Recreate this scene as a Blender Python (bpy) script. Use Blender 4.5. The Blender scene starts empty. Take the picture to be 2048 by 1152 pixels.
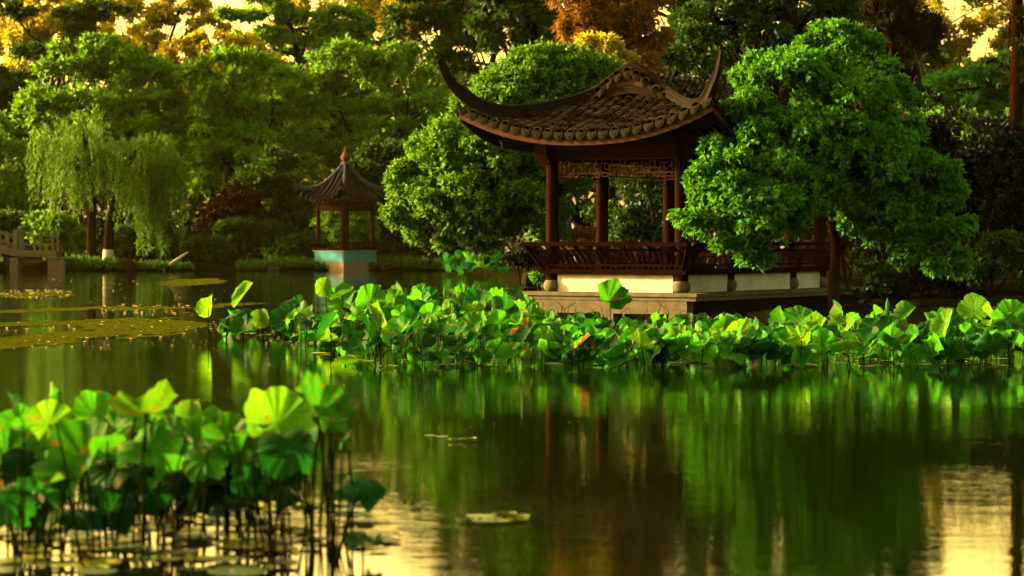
import bpy, math, random
import numpy as np
from mathutils import Vector, Matrix, Euler

R = math.radians
scene = bpy.context.scene
COL = scene.collection
rng = np.random.default_rng(7)
random.seed(7)

F = 5000.0          # focal length in photo pixels (2048 wide)
HZ = 478.0          # row of the horizon
CAMH = 1.67
def P(px, py, Y):
    """a point at depth Y metres in front of the camera that is seen at photo pixel px,py"""
    return np.array([(px - 1024.0) / F * Y, Y, CAMH + (HZ - py) / F * Y])
def W(px, py, z=0.0):
    """point on the level z seen at px,py"""
    Y = F * (CAMH - z) / (py - HZ)
    return np.array([(px - 1024.0) / F * Y, Y, z])

# ------------------------------------------------------------------ materials
def newmat(name):
    m = bpy.data.materials.new(name); m.use_nodes = True
    nt = m.node_tree; nt.nodes.clear()
    out = nt.nodes.new('ShaderNodeOutputMaterial')
    return m, nt, out
def N(nt, t, **kw):
    n = nt.nodes.new(t)
    for k, v in kw.items():
        if k in n.inputs: n.inputs[k].default_value = v
        else: setattr(n, k, v)
    return n
def ramp(nt, pts, interp='LINEAR'):
    r = nt.nodes.new('ShaderNodeValToRGB'); cr = r.color_ramp; cr.interpolation = interp
    while len(cr.elements) < len(pts): cr.elements.new(0.5)
    for e, (p, c) in zip(cr.elements, pts):
        e.position = p; e.color = (*c, 1) if len(c) == 3 else c
    return r
L = lambda nt, a, b: nt.links.new(a, b)

ALB = .76
def dim_(c): return tuple(v * ALB for v in c)
def solid_mat(name, c1, c2, scale=4, rough=.7, stretch=(1, 1, 1), bump=.15, bdist=.01, spots=None, spot_scale=25, spot_lo=.62, island=0.0, spec=0.0, detail=8):
    c1, c2 = dim_(c1), dim_(c2); spots = dim_(spots) if spots else None
    m, nt, out = newmat(name)
    b = N(nt, 'ShaderNodeBsdfPrincipled'); b.inputs['Roughness'].default_value = rough
    b.inputs['Specular IOR Level'].default_value = spec
    tc = N(nt, 'ShaderNodeTexCoord'); mp = N(nt, 'ShaderNodeMapping'); mp.inputs['Scale'].default_value = stretch
    L(nt, tc.outputs['Object'], mp.inputs['Vector'])
    no = N(nt, 'ShaderNodeTexNoise'); no.inputs['Scale'].default_value = scale; no.inputs['Detail'].default_value = detail
    no.inputs['Roughness'].default_value = .65
    L(nt, mp.outputs[0], no.inputs['Vector'])
    rp = ramp(nt, [(.3, c1), (.7, c2)]); L(nt, no.outputs['Fac'], rp.inputs[0])
    col = rp.outputs[0]
    if spots is not None:
        n2 = N(nt, 'ShaderNodeTexNoise'); n2.inputs['Scale'].default_value = spot_scale; n2.inputs['Detail'].default_value = 5
        L(nt, tc.outputs['Object'], n2.inputs['Vector'])
        r2 = ramp(nt, [(spot_lo, (0, 0, 0)), (spot_lo + .08, (1, 1, 1))]); L(nt, n2.outputs['Fac'], r2.inputs[0])
        mx = N(nt, 'ShaderNodeMix', data_type='RGBA'); L(nt, r2.outputs[0], mx.inputs[0]); L(nt, col, mx.inputs[6])
        mx.inputs[7].default_value = (*spots, 1); col = mx.outputs[2]
    if island:
        g = N(nt, 'ShaderNodeNewGeometry'); mr = N(nt, 'ShaderNodeMapRange')
        mr.inputs[3].default_value = 1 - island; mr.inputs[4].default_value = 1 + island
        L(nt, g.outputs['Random Per Island'], mr.inputs[0])
        hs = N(nt, 'ShaderNodeHueSaturation'); L(nt, mr.outputs[0], hs.inputs['Value']); L(nt, col, hs.inputs['Color']); col = hs.outputs[0]
    L(nt, col, b.inputs['Base Color'])
    if bump:
        bp = N(nt, 'ShaderNodeBump'); bp.inputs['Strength'].default_value = bump; bp.inputs['Distance'].default_value = bdist
        L(nt, no.outputs['Fac'], bp.inputs['Height']); L(nt, bp.outputs[0], b.inputs['Normal'])
    L(nt, b.outputs[0], out.inputs[0])
    return m

def leaf_mat(name, lo, hi, tr, fac=.4, rough=.6, spec=.06, odd=None, oddf=.05):
    """leaf: every leaf of the mesh gets its own tint between lo and hi, light shines through with colour tr"""
    lo, hi, tr = dim_(lo), dim_(hi), dim_(tr); odd = dim_(odd) if odd else None
    m, nt, out = newmat(name)
    g = N(nt, 'ShaderNodeNewGeometry')
    pts = [(0, lo), (1 - oddf if odd else 1, hi)]
    if odd: pts.append((1.0, odd))
    rp = ramp(nt, pts); L(nt, g.outputs['Random Per Island'], rp.inputs[0])
    b = N(nt, 'ShaderNodeBsdfPrincipled'); b.inputs['Roughness'].default_value = rough; b.inputs['Specular IOR Level'].default_value = spec
    L(nt, rp.outputs[0], b.inputs['Base Color'])
    t = N(nt, 'ShaderNodeBsdfTranslucent')
    rt = ramp(nt, [(0, tuple(c * .6 for c in tr)), (1, tr)]); L(nt, g.outputs['Random Per Island'], rt.inputs[0])
    L(nt, rt.outputs[0], t.inputs['Color'])
    mx = N(nt, 'ShaderNodeMixShader'); mx.inputs[0].default_value = fac
    L(nt, b.outputs[0], mx.inputs[1]); L(nt, t.outputs[0], mx.inputs[2]); L(nt, mx.outputs[0], out.inputs[0])
    return m

def lotus_mat(name, top, under, tr, burn=.0, rough=.5, fac=.42):
    top, under, tr = dim_(top), dim_(under), dim_(tr)
    m, nt, out = newmat(name)
    tc = N(nt, 'ShaderNodeTexCoord'); sx = N(nt, 'ShaderNodeSeparateXYZ'); L(nt, tc.outputs['Object'], sx.inputs[0])
    at = N(nt, 'ShaderNodeMath', operation='ARCTAN2'); L(nt, sx.outputs[1], at.inputs[0]); L(nt, sx.outputs[0], at.inputs[1])
    mu = N(nt, 'ShaderNodeMath', operation='MULTIPLY'); L(nt, at.outputs[0], mu.inputs[0]); mu.inputs[1].default_value = 10.5
    si = N(nt, 'ShaderNodeMath', operation='SINE'); L(nt, mu.outputs[0], si.inputs[0])
    ab = N(nt, 'ShaderNodeMath', operation='ABSOLUTE'); L(nt, si.outputs[0], ab.inputs[0])
    rv = ramp(nt, [(0, (1, 1, 1)), (.3, (0, 0, 0))]); L(nt, ab.outputs[0], rv.inputs[0])
    no = N(nt, 'ShaderNodeTexNoise'); no.inputs['Scale'].default_value = 9; no.inputs['Detail'].default_value = 6; L(nt, tc.outputs['Object'], no.inputs['Vector'])
    oi = N(nt, 'ShaderNodeObjectInfo')
    g = N(nt, 'ShaderNodeNewGeometry')
    sd = N(nt, 'ShaderNodeMix', data_type='RGBA'); L(nt, g.outputs['Backfacing'], sd.inputs[0]); sd.inputs[6].default_value = (*top, 1); sd.inputs[7].default_value = (*under, 1)
    vn = N(nt, 'ShaderNodeMix', data_type='RGBA'); mlt = N(nt, 'ShaderNodeMath', operation='MULTIPLY'); mlt.inputs[1].default_value = .6
    L(nt, rv.outputs[0], mlt.inputs[0]); L(nt, mlt.outputs[0], vn.inputs[0]); L(nt, sd.outputs[2], vn.inputs[6]); vn.inputs[7].default_value = (*[min(1, c * 1.9 + .01) for c in under], 1)
    mr = N(nt, 'ShaderNodeMapRange'); mr.inputs[3].default_value = .65; mr.inputs[4].default_value = 1.45; L(nt, oi.outputs['Random'], mr.inputs[0])
    mn = N(nt, 'ShaderNodeMapRange'); mn.inputs[1].default_value = .3; mn.inputs[2].default_value = .7; mn.inputs[3].default_value = .75; mn.inputs[4].default_value = 1.25; L(nt, no.outputs['Fac'], mn.inputs[0])
    mm = N(nt, 'ShaderNodeMath', operation='MULTIPLY'); L(nt, mr.outputs[0], mm.inputs[0]); L(nt, mn.outputs[0], mm.inputs[1])
    hs = N(nt, 'ShaderNodeHueSaturation'); L(nt, mm.outputs[0], hs.inputs['Value']); L(nt, vn.outputs[2], hs.inputs['Color'])
    col = hs.outputs[0]
    hs2 = N(nt, 'ShaderNodeHueSaturation'); hs2.inputs['Color'].default_value = (*tr, 1); L(nt, mm.outputs[0], hs2.inputs['Value'])
    tcol = hs2.outputs[0]
    if burn > 0:
        n2 = N(nt, 'ShaderNodeTexNoise', noise_dimensions='4D'); n2.inputs['Scale'].default_value = 5; n2.inputs['Detail'].default_value = 4
        L(nt, tc.outputs['Object'], n2.inputs['Vector'])
        w = N(nt, 'ShaderNodeMath', operation='MULTIPLY'); w.inputs[1].default_value = 60; L(nt, oi.outputs['Random'], w.inputs[0]); L(nt, w.outputs[0], n2.inputs['W'])
        r2 = ramp(nt, [(1 - burn, (0, 0, 0)), (1 - burn + .05, (1, 1, 1))]); L(nt, n2.outputs['Fac'], r2.inputs[0])
        for k, cc in ((0, (.09, .025, .006)), (1, (.12, .04, .005))):
            mx = N(nt, 'ShaderNodeMix', data_type='RGBA'); L(nt, r2.outputs[0], mx.inputs[0]); L(nt, col if k == 0 else tcol, mx.inputs[6]); mx.inputs[7].default_value = (*cc, 1)
            if k == 0: col = mx.outputs[2]
            else: tcol = mx.outputs[2]
    b = N(nt, 'ShaderNodeBsdfPrincipled'); b.inputs['Roughness'].default_value = rough; b.inputs['Specular IOR Level'].default_value = .02
    L(nt, col, b.inputs['Base Color'])
    bp = N(nt, 'ShaderNodeBump'); bp.inputs['Strength'].default_value = .5; bp.inputs['Distance'].default_value = .02
    L(nt, rv.outputs[0], bp.inputs['Height']); L(nt, bp.outputs[0], b.inputs['Normal'])
    t = N(nt, 'ShaderNodeBsdfTranslucent'); L(nt, tcol, t.inputs['Color'])
    mx = N(nt, 'ShaderNodeMixShader'); mx.inputs[0].default_value = fac
    L(nt, b.outputs[0], mx.inputs[1]); L(nt, t.outputs[0], mx.inputs[2]); L(nt, mx.outputs[0], out.inputs[0])
    return m

M = {}
M['wood'] = solid_mat('dark_red_wood', (0.00215, 0.00084, 0.00035), (0.00519, 0.0021, 0.00084), 3, .55, (1, 1, 1), .3, .006, spots=(0.0098, 0.0084, 0.00594), spot_scale=30, spot_lo=.68)
M['column'] = solid_mat('column_wood', (0.004, 0.00176, 0.000583), (0.00807, 0.00393, 0.00138), 3, .5, (3, 3, .35), .25, .006)
M['beam'] = solid_mat('beam_wood', (0.00362, 0.00133, 0.000483), (0.00666, 0.00254, 0.000912), 3, .55, (1, 1, 1), .2, .005)
M['lattice'] = solid_mat('lattice_wood', (0.0128, 0.00718, 0.00272), (0.0218, 0.0123, 0.00454), 4, .55, bump=.1)
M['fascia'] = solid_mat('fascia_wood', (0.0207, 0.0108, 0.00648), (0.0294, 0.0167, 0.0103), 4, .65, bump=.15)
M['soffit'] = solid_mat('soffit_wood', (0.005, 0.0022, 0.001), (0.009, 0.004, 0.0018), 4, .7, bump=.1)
M['tile'] = solid_mat('grey_roof_tile', (0.00594, 0.00504, 0.00445), (0.0209, 0.0179, 0.0155), 7, .6, bump=.4, bdist=.01, island=.75, spots=(0.0148, 0.0148, 0.00594), spot_scale=9, spot_lo=.6)
M['deck'] = solid_mat('roof_pan_tile', (0.00265, 0.0022, 0.00191), (0.00735, 0.00616, 0.00528), 10, .75, bump=.5, bdist=.02)
M['drip'] = solid_mat('dark_drip_tile', (0.0028, 0.00252, 0.0021), (0.0098, 0.00875, 0.0063), 9, .7, bump=.4, bdist=.01, spots=(0.0056, 0.0077, 0.0021), spot_scale=8, spot_lo=.55)
M['ridge'] = solid_mat('mortar_ridge', (0.00339, 0.00277, 0.00246), (0.00924, 0.0077, 0.00694), 5, .6, (1, 1, 1), .35, .01, spots=(0.0339, 0.0308, 0.0262), spot_scale=40, spot_lo=.7)
M['white'] = solid_mat('white_plaster', (.15, .165, .16), (.25, .27, .29), 2.5, .85, (1, 1, 1), .15, .006, spots=(.06, .062, .045), spot_scale=17, spot_lo=.63)
M['stone'] = solid_mat('pale_stone', (0.0337, 0.0312, 0.0252), (0.0638, 0.0607, 0.0505), 5, .8, (1, 1, 1), .3, .01, spots=(0.0168, 0.016, 0.0118), spot_scale=14, spot_lo=.62)
M['rock'] = solid_mat('grey_rock', (0.00259, 0.00238, 0.00173), (0.0104, 0.00948, 0.00732), 4, .85, bump=.8, bdist=.05, spots=(0.0013, 0.00216, 0.000518), spot_scale=5, spot_lo=.55)
M['bark'] = solid_mat('brown_bark', (0.0035, 0.0021, 0.00122), (0.0123, 0.00784, 0.00455), 5, .9, (3, 3, .6), .8, .03)
M['redbark'] = solid_mat('reddish_pine_bark', (0.00202, 0.000726, 0.000323), (0.00688, 0.00243, 0.00101), 4, .9, (3, 3, .8), .9, .04)
M['darkstem'] = solid_mat('dark_stalk', (0.00168, 0.00252, 0.00063), (0.0042, 0.0063, 0.00126), 8, .6, bump=0)
M['limed'] = solid_mat('limewash', (0.18, 0.18, 0.165), (0.24, 0.24, 0.225), 5, .9, bump=.2)
M['cyan'] = solid_mat('turquoise_panel', (0.0221, 0.0922, 0.122), (0.0352, 0.128, 0.158), 1.2, .7, bump=.05, spots=(0.0922, 0.0882, 0.0618), spot_scale=2.2, spot_lo=.6)
M['tan'] = solid_mat('tan_plinth', (0.0847, 0.0706, 0.0564), (0.118, 0.0988, 0.0799), 2, .8, bump=.1)
M['finial'] = solid_mat('terracotta_finial', (0.0394, 0.0179, 0.0182), (0.052, 0.0268, 0.028), 3, .45, bump=.05)
M['bluetile'] = solid_mat('blue_grey_tile', (0.00485, 0.00542, 0.00786), (0.0121, 0.0121, 0.0145), 4, .6, bump=.3, island=.4)
M['bluridge'] = solid_mat('blue_ridge', (0.0105, 0.0126, 0.0294), (0.021, 0.0231, 0.042), 2, .5, bump=.1)
M['bridge'] = solid_mat('grey_bridge_stone', (0.0311, 0.0311, 0.0269), (0.062, 0.0598, 0.0517), 2, .85, bump=.3, bdist=.02)
M['soil'] = solid_mat('bank_soil', (0.00162, 0.00162, 0.00054), (0.0045, 0.0045, 0.00126), .8, .95, bump=.8, bdist=.06)
M['log'] = solid_mat('pale_bleached_log', (0.12, 0.114, 0.099), (0.18, 0.174, 0.15), 3, .8, bump=.2)
M['petal'] = solid_mat('pale_petal', (0.24, 0.202, 0.0576), (0.336, 0.298, 0.144), 3, .6, bump=0, island=.3)

# leaves
M['camphor'] = leaf_mat('camphor_leaf', (0.00759, 0.0488, 0.00147), (0.0246, 0.113, 0.00294), (0.0455, 0.179, 0.00294), .42, odd=(0.0759, 0.0488, 0.00367), oddf=.015)
M['camphor2'] = leaf_mat('yellowish_camphor_leaf', (0.00991, 0.0502, 0.00201), (0.0331, 0.11, 0.00402), (0.0661, 0.179, 0.00402), .42)
M['gold'] = leaf_mat('backlit_gold_leaf', (0.106, 0.124, 0.0056), (0.239, 0.223, 0.0084), (0.332, 0.297, 0.007), .45)  # golden backlight of the low sun is painted into this leaf colour
M['bronze'] = leaf_mat('bronze_needle', (0.0504, 0.022, 0.00252), (0.126, 0.0598, 0.00473), (0.157, 0.0756, 0.00378), .4)
M['dark'] = leaf_mat('dark_evergreen_leaf', (0.00214, 0.0161, 0.0013), (0.00798, 0.0344, 0.00259), (0.016, 0.0524, 0.00193), .3, rough=.55, spec=.08)
M['bush'] = leaf_mat('dark_shrub_leaf', (0.000396, 0.0022, 0.00024), (0.00132, 0.005, 0.00048), (0.00198, 0.006, 0.00032), .25, rough=.55, spec=.08, odd=(0.0106, 0.007, 0.0008), oddf=.06)  # deep shade put into base colour, odd bronze leaves stand for lit ones
M['maple'] = leaf_mat('maroon_maple_leaf', (0.00389, 0.00104, 0.000518), (0.00906, 0.00259, 0.00104), (0.013, 0.00259, 0.000648), .3)
M['far'] = leaf_mat('far_green_leaf', (0.0147, 0.0633, 0.00185), (0.0441, 0.135, 0.0037), (0.0883, 0.219, 0.0037), .42)  # golden haze of the far bank is partly put into this yellowed green
M['far2'] = leaf_mat('far_light_leaf', (0.0174, 0.0729, 0.00318), (0.0481, 0.133, 0.0053), (0.0874, 0.212, 0.0053), .42)
M['fardk'] = leaf_mat('far_dark_leaf', (0.00354, 0.0169, 0.000872), (0.0103, 0.034, 0.00131), (0.0175, 0.0528, 0.00131), .35)
M['willow'] = leaf_mat('willow_leaf', (0.013, 0.0492, 0.00138), (0.0286, 0.0832, 0.00277), (0.0512, 0.129, 0.0023), .42)
M['pine'] = leaf_mat('pine_needle', (0.0015, 0.00375, 0.00045), (0.0045, 0.0075, 0.0009), (0.009, 0.0105, 0.0006), .25)
M['cedar'] = leaf_mat('cedar_needle', (0.00233, 0.022, 0.00282), (0.00678, 0.0441, 0.0047), (0.00972, 0.0588, 0.00282), .35)
M['grass'] = leaf_mat('bank_grass', (0.00554, 0.0252, 0.00168), (0.0166, 0.0546, 0.00336), (0.0277, 0.084, 0.00336), .4)
# lotus
LM = {
 'fresh': lotus_mat('lotus_fresh', (0.00589, 0.0546, 0.00286), (0.0157, 0.0771, 0.00476), (0.0256, 0.148, 0.00238), .39),
 'pale': lotus_mat('lotus_pale', (0.0169, 0.0767, 0.00341), (0.0282, 0.0936, 0.00455), (0.0562, 0.171, 0.00274), .39),
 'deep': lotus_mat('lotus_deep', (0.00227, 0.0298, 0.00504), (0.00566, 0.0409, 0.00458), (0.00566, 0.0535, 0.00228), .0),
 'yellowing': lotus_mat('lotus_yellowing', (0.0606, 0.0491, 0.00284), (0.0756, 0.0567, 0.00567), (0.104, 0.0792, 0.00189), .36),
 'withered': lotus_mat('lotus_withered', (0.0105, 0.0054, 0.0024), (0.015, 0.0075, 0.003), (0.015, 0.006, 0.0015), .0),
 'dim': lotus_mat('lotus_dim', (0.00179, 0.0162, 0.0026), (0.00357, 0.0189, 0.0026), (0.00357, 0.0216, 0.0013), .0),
}
M['pad'] = lotus_mat('pad_grey_green', (0.0252, 0.0432, 0.0216), (0.0216, 0.036, 0.0144), (0.018, 0.036, 0.0072), .28, rough=.3, fac=.1)
M['padg'] = lotus_mat('pad_yellow_green', (0.0576, 0.072, 0.0108), (0.054, 0.0648, 0.0108), (0.036, 0.0504, 0.0072), .3, rough=.35, fac=.1)

# ------------------------------------------------------------------ mesh helpers
class MB:
    def __init__(s): s.v = []; s.f = []; s.n = 0
    def add(s, v, f):
        v = np.asarray(v, float).reshape(-1, 3); o = s.n
        s.v.append(v); s.f.extend([tuple(int(i) + o for i in q) for q in f]); s.n += len(v); return s
    def box(s, c, size, rz=0.0, M3=None):
        x, y, z = [d / 2 for d in size]
        v = np.array([[a * x, b * y, d * z] for d in (-1, 1) for b in (-1, 1) for a in (-1, 1)])
        if M3 is not None: v = v @ np.asarray(M3).T
        elif rz:
            cs, sn = math.cos(rz), math.sin(rz); v = v @ np.array([[cs, sn, 0], [-sn, cs, 0], [0, 0, 1]])
        return s.add(v + np.asarray(c), [(0, 2, 3, 1), (4, 5, 7, 6), (0, 1, 5, 4), (2, 6, 7, 3), (0, 4, 6, 2), (1, 3, 7, 5)])
    def bar(s, p0, p1, w, h, up=(0, 0, 1)):
        p0 = np.asarray(p0, float); p1 = np.asarray(p1, float); d = p1 - p0; ln = np.linalg.norm(d); d = d / ln
        up = np.asarray(up, float)
        if abs(d @ up) > .98: up = np.array([0, 1., 0])
        a = np.cross(d, up); a /= np.linalg.norm(a); b = np.cross(a, d)
        return s.box((p0 + p1) / 2, (ln, w, h), M3=np.stack([d, a, b], 1))
    def tube(s, pts, rad, n=10, caps=True):
        pts = np.asarray(pts, float); k = len(pts)
        rad = np.broadcast_to(np.asarray(rad, float), (k,))
        t = np.gradient(pts, axis=0); t /= np.linalg.norm(t, axis=1)[:, None] + 1e-12
        ref = np.array([0, 0, 1.]) if abs(t[0, 2]) < .9 else np.array([1., 0, 0])
        a = np.cross(t[0], ref); a /= np.linalg.norm(a)
        an = np.linspace(0, 2 * math.pi, n, endpoint=False); V = []
        for i in range(k):
            a = a - t[i] * (a @ t[i]); a /= np.linalg.norm(a); b = np.cross(t[i], a)
            V.append(pts[i] + rad[i] * (np.cos(an)[:, None] * a + np.sin(an)[:, None] * b))
        f = [(i * n + j, i * n + (j + 1) % n, (i + 1) * n + (j + 1) % n, (i + 1) * n + j) for i in range(k - 1) for j in range(n)]
        if caps: f += [tuple(range(n))[::-1], tuple(range((k - 1) * n, k * n))]
        return s.add(np.concatenate(V), f)
    def lathe(s, prof, n=20, c=(0, 0, 0)):
        an = np.linspace(0, 2 * math.pi, n, endpoint=False)
        V = np.concatenate([np.stack([r * np.cos(an), r * np.sin(an), np.full(n, z)], 1) for r, z in prof]) + np.asarray(c)
        k = len(prof)
        f = [(i * n + j, i * n + (j + 1) % n, (i + 1) * n + (j + 1) % n, (i + 1) * n + j) for i in range(k - 1) for j in range(n)]
        f += [tuple(range(n))[::-1], tuple(range((k - 1) * n, k * n))]
        return s.add(V, f)
    def sweep(s, pts, prof, scale=None, up=(0, 0, 1)):
        """closed profile [(side, up)] swept along pts, kept upright"""
        pts = np.asarray(pts, float); k = len(pts); n = len(prof)
        sc = np.ones((k, 2)) if scale is None else np.asarray(scale, float).reshape(k, -1) * np.ones((1, 2))
        t = np.gradient(pts, axis=0); t /= np.linalg.norm(t, axis=1)[:, None] + 1e-12
        th = t.copy(); th[:, 2] = 0; l = np.linalg.norm(th, axis=1)
        V = []; last = None
        for i in range(k):
            a = np.cross(t[i], np.asarray(up, float)); la = np.linalg.norm(a)
            a = a / la if la > .05 else last
            last = a; b = np.cross(a, t[i])
            V.append(np.array([pts[i] + a * p * sc[i, 0] + b * q * sc[i, 1] for p, q in prof]))
        f = [(i * n + j, i * n + (j + 1) % n, (i + 1) * n + (j + 1) % n, (i + 1) * n + j) for i in range(k - 1) for j in range(n)]
        f += [tuple(range(n))[::-1], tuple(range((k - 1) * n, k * n))]
        return s.add(np.concatenate(V), f)
    def grid(s, Pn):
        a, b = Pn.shape[:2]
        f = [(i * b + j, (i + 1) * b + j, (i + 1) * b + j + 1, i * b + j + 1) for i in range(a - 1) for j in range(b - 1)]
        return s.add(Pn.reshape(-1, 3), f)
    def mesh(s, name, mat, smooth=None):
        me = bpy.data.meshes.new(name)
        me.from_pydata(np.concatenate(s.v).tolist(), [], s.f); me.update()
        if mat: me.materials.append(mat)
        if smooth is not None:
            me.polygons.foreach_set('use_smooth', [True] * len(me.polygons))
            if smooth < 180: me.set_sharp_from_angle(angle=R(smooth))
        return me
    def build(s, name, mat, parent=None, smooth=None):
        return link(name, s.mesh(name, mat, smooth), parent)

def link(name, data, parent=None, loc=None):
    o = bpy.data.objects.new(name, data); COL.objects.link(o)
    if parent is not None: o.parent = parent
    if loc is not None: o.location = loc
    return o
def tag(o, label=None, cat=None, group=None, kind=None):
    if label: o['label'] = label
    if cat: o['category'] = cat
    if group: o['group'] = group
    if kind: o['kind'] = kind
    return o
def thing(name, label, cat, loc=(0, 0, 0), rz=0.0, group=None):
    o = bpy.data.objects.new(name, None); o.empty_display_size = .2; COL.objects.link(o)
    o.location = loc; o.rotation_euler = (0, 0, rz)
    return tag(o, label, cat, group)

def quads_mesh(name, V, mat):
    """V (n,4,3) -> one mesh of n loose quads"""
    n = len(V); me = bpy.data.meshes.new(name)
    me.vertices.add(n * 4); me.vertices.foreach_set('co', V.astype(np.float32).ravel())
    me.loops.add(n * 4); me.loops.foreach_set('vertex_index', np.arange(n * 4, dtype=np.int32))
    me.polygons.add(n); me.polygons.foreach_set('loop_start', np.arange(0, n * 4, 4, dtype=np.int32))
    me.update(calc_edges=True); me.materials.append(mat)
    return me
def unit(v): return v / (np.linalg.norm(v, axis=-1, keepdims=True) + 1e-9)
def leaf_quads(c, d, ln, wd, roll=1.0, fold=.25):
    """leaf blades starting at c running along d"""
    n = len(c); d = unit(d); r = unit(rng.normal(size=(n, 3)) * roll + np.array([0, 0, .0]))
    a = unit(np.cross(d, r)); nn = np.cross(a, d)
    ln = (np.asarray(ln) * np.ones(n))[:, None]; wd = (np.asarray(wd) * np.ones(n))[:, None]
    mid = c + d * ln * .45 + nn * wd * fold
    return np.stack([c, mid + a * wd * .5, c + d * ln - nn * wd * fold * .5, mid - a * wd * .5], 1)
def rand_dirs(n): return unit(rng.normal(size=(n, 3)))

def crown_quads(lobes, n_sub, n_cl, per, leaf, wid, droop=.6, sub_r=(.28, .45), flat=.8, top=.35, spread=1.6, out=.8):
    """lobes: (x,y,z,rx,ry,rz). every lobe carries sub clumps, every clump leaf sprays, every spray leaves"""
    lobes = np.asarray(lobes, float)
    area = (lobes[:, 3] * lobes[:, 5]) + lobes[:, 3] * lobes[:, 4]; pr = area / area.sum()
    li = rng.choice(len(lobes), n_sub, p=pr)
    d = rand_dirs(n_sub); d[:, 2] = np.where(d[:, 2] < -.55, -d[:, 2], d[:, 2])
    rr = rng.uniform(.55, .95, n_sub) ** .6
    ce = lobes[li, :3] + d * lobes[li, 3:6] * rr[:, None]
    sr = rng.uniform(*sub_r, n_sub)[:, None] * np.minimum(lobes[li, 3:6].mean(1), 1e9)[:, None]
    k = rng.integers(0, n_sub, n_cl)
    dd = rand_dirs(n_cl); fl = rng.random(n_cl) < top; dd[fl, 2] = np.abs(dd[fl, 2])
    c = ce[k] + dd * sr[k] * np.array([1, 1, flat]) * (rng.uniform(.55, 1.05, n_cl)[:, None])
    outw = unit(c - ce[k]) * .7 + unit(c - lobes[li[k], :3]) * .6
    c = np.repeat(c, per, 0); outw = np.repeat(outw, per, 0); n = len(c)
    dirs = rand_dirs(n) + outw * out; dirs[:, 2] -= droop
    ln = leaf * rng.uniform(.65, 1.25, n)
    c = c + rand_dirs(n) * (leaf * spread * .5 * rng.random(n))[:, None]
    return leaf_quads(c, dirs, ln, wid * ln / leaf)

def limb_path(p0, p1, bend=.12, n=6, sag=0.0):
    p0 = np.asarray(p0, float); p1 = np.asarray(p1, float); ln = np.linalg.norm(p1 - p0)
    t = np.linspace(0, 1, n)[:, None]; off = rng.normal(size=3) * bend * ln; off2 = rng.normal(size=3) * bend * ln * .5
    return p0 + (p1 - p0) * t + off * np.sin(t * math.pi) + off2 * np.sin(t * 2 * math.pi) + np.array([0, 0, -sag]) * np.sin(t * math.pi)

def pxlobes(L_, Y, dep=.8):
    """lobes given as photo px (cx, cy, rx, ry[, dY]) at depth Y"""
    o = []
    for q in L_:
        y = Y + (q[4] if len(q) > 4 else 0.0); c = P(q[0], q[1], y)
        rx, rz = q[2] / F * y, q[3] / F * y
        o.append((*c, rx, (rx + rz) / 2 * dep, rz))
    return o

def tree(name, label, cat, base, lobes, leafmat, n_sub, n_cl, per, leaf, wid, trunk_r, bark='bark', group=None, limbs=5, trunk_top=None, trunk_pts=None, **kw):
    base = np.asarray(base, float); t = thing(name, label, cat, base, group=group)
    lo = np.asarray(lobes, float).copy(); lo[:, :3] -= base
    V = crown_quads(lo, n_sub, n_cl, per, leaf, wid, **kw)
    link('crown', quads_mesh('crown', V, M[leafmat]), t)
    mb = MB()
    big = np.argsort(-lo[:, 3] * lo[:, 5])[:limbs]
    top = lo[big[0], :3] if trunk_top is None else np.asarray(trunk_top, float) - base
    path = limb_path((0, 0, -.4), top, .05, 8) if trunk_pts is None else np.asarray(trunk_pts, float) - base
    mb.tube(path, np.linspace(trunk_r * 1.15, trunk_r * .35, len(path)), 9)
    for b in range(len(lo)) if limbs > 0 else []:
        k = rng.integers(len(path) // 2, len(path) - 1); e = lo[b, :3] + np.array([0, 0, lo[b, 5] * .25])
        lp = limb_path(path[k], e, .09, 6); mb.tube(lp, np.linspace(trunk_r * .5, trunk_r * .1, 6), 6)
        for j in range(3):
            e2 = lo[b, :3] + rand_dirs(1)[0] * lo[b, 3:6] * .85
            mb.tube(limb_path(lp[3], e2, .1, 5), np.linspace(trunk_r * .22, trunk_r * .05, 5), 5)
    mb.build('trunk', M[bark], t, 60)
    return t

def smoothstep(a, b, x):
    t = np.clip((x - a) / (b - a), 0, 1); return t * t * (3 - 2 * t)
def vnoise(x, y, seed=0):
    """smooth 2-D value noise, numpy"""
    xi = np.floor(x).astype(int); yi = np.floor(y).astype(int); xf = x - xi; yf = y - yi
    def h(a, b):
        n = (a * 374761393 + b * 668265263 + seed * 974711) & 0x7fffffff
        n = ((n ^ (n >> 13)) * 1274126177) & 0x7fffffff
        return ((n ^ (n >> 16)) & 0xffff) / 65535.0
    u = xf * xf * (3 - 2 * xf); v = yf * yf * (3 - 2 * yf)
    return (h(xi, yi) * (1 - u) + h(xi + 1, yi) * u) * (1 - v) + (h(xi, yi + 1) * (1 - u) + h(xi + 1, yi + 1) * u) * v
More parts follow.
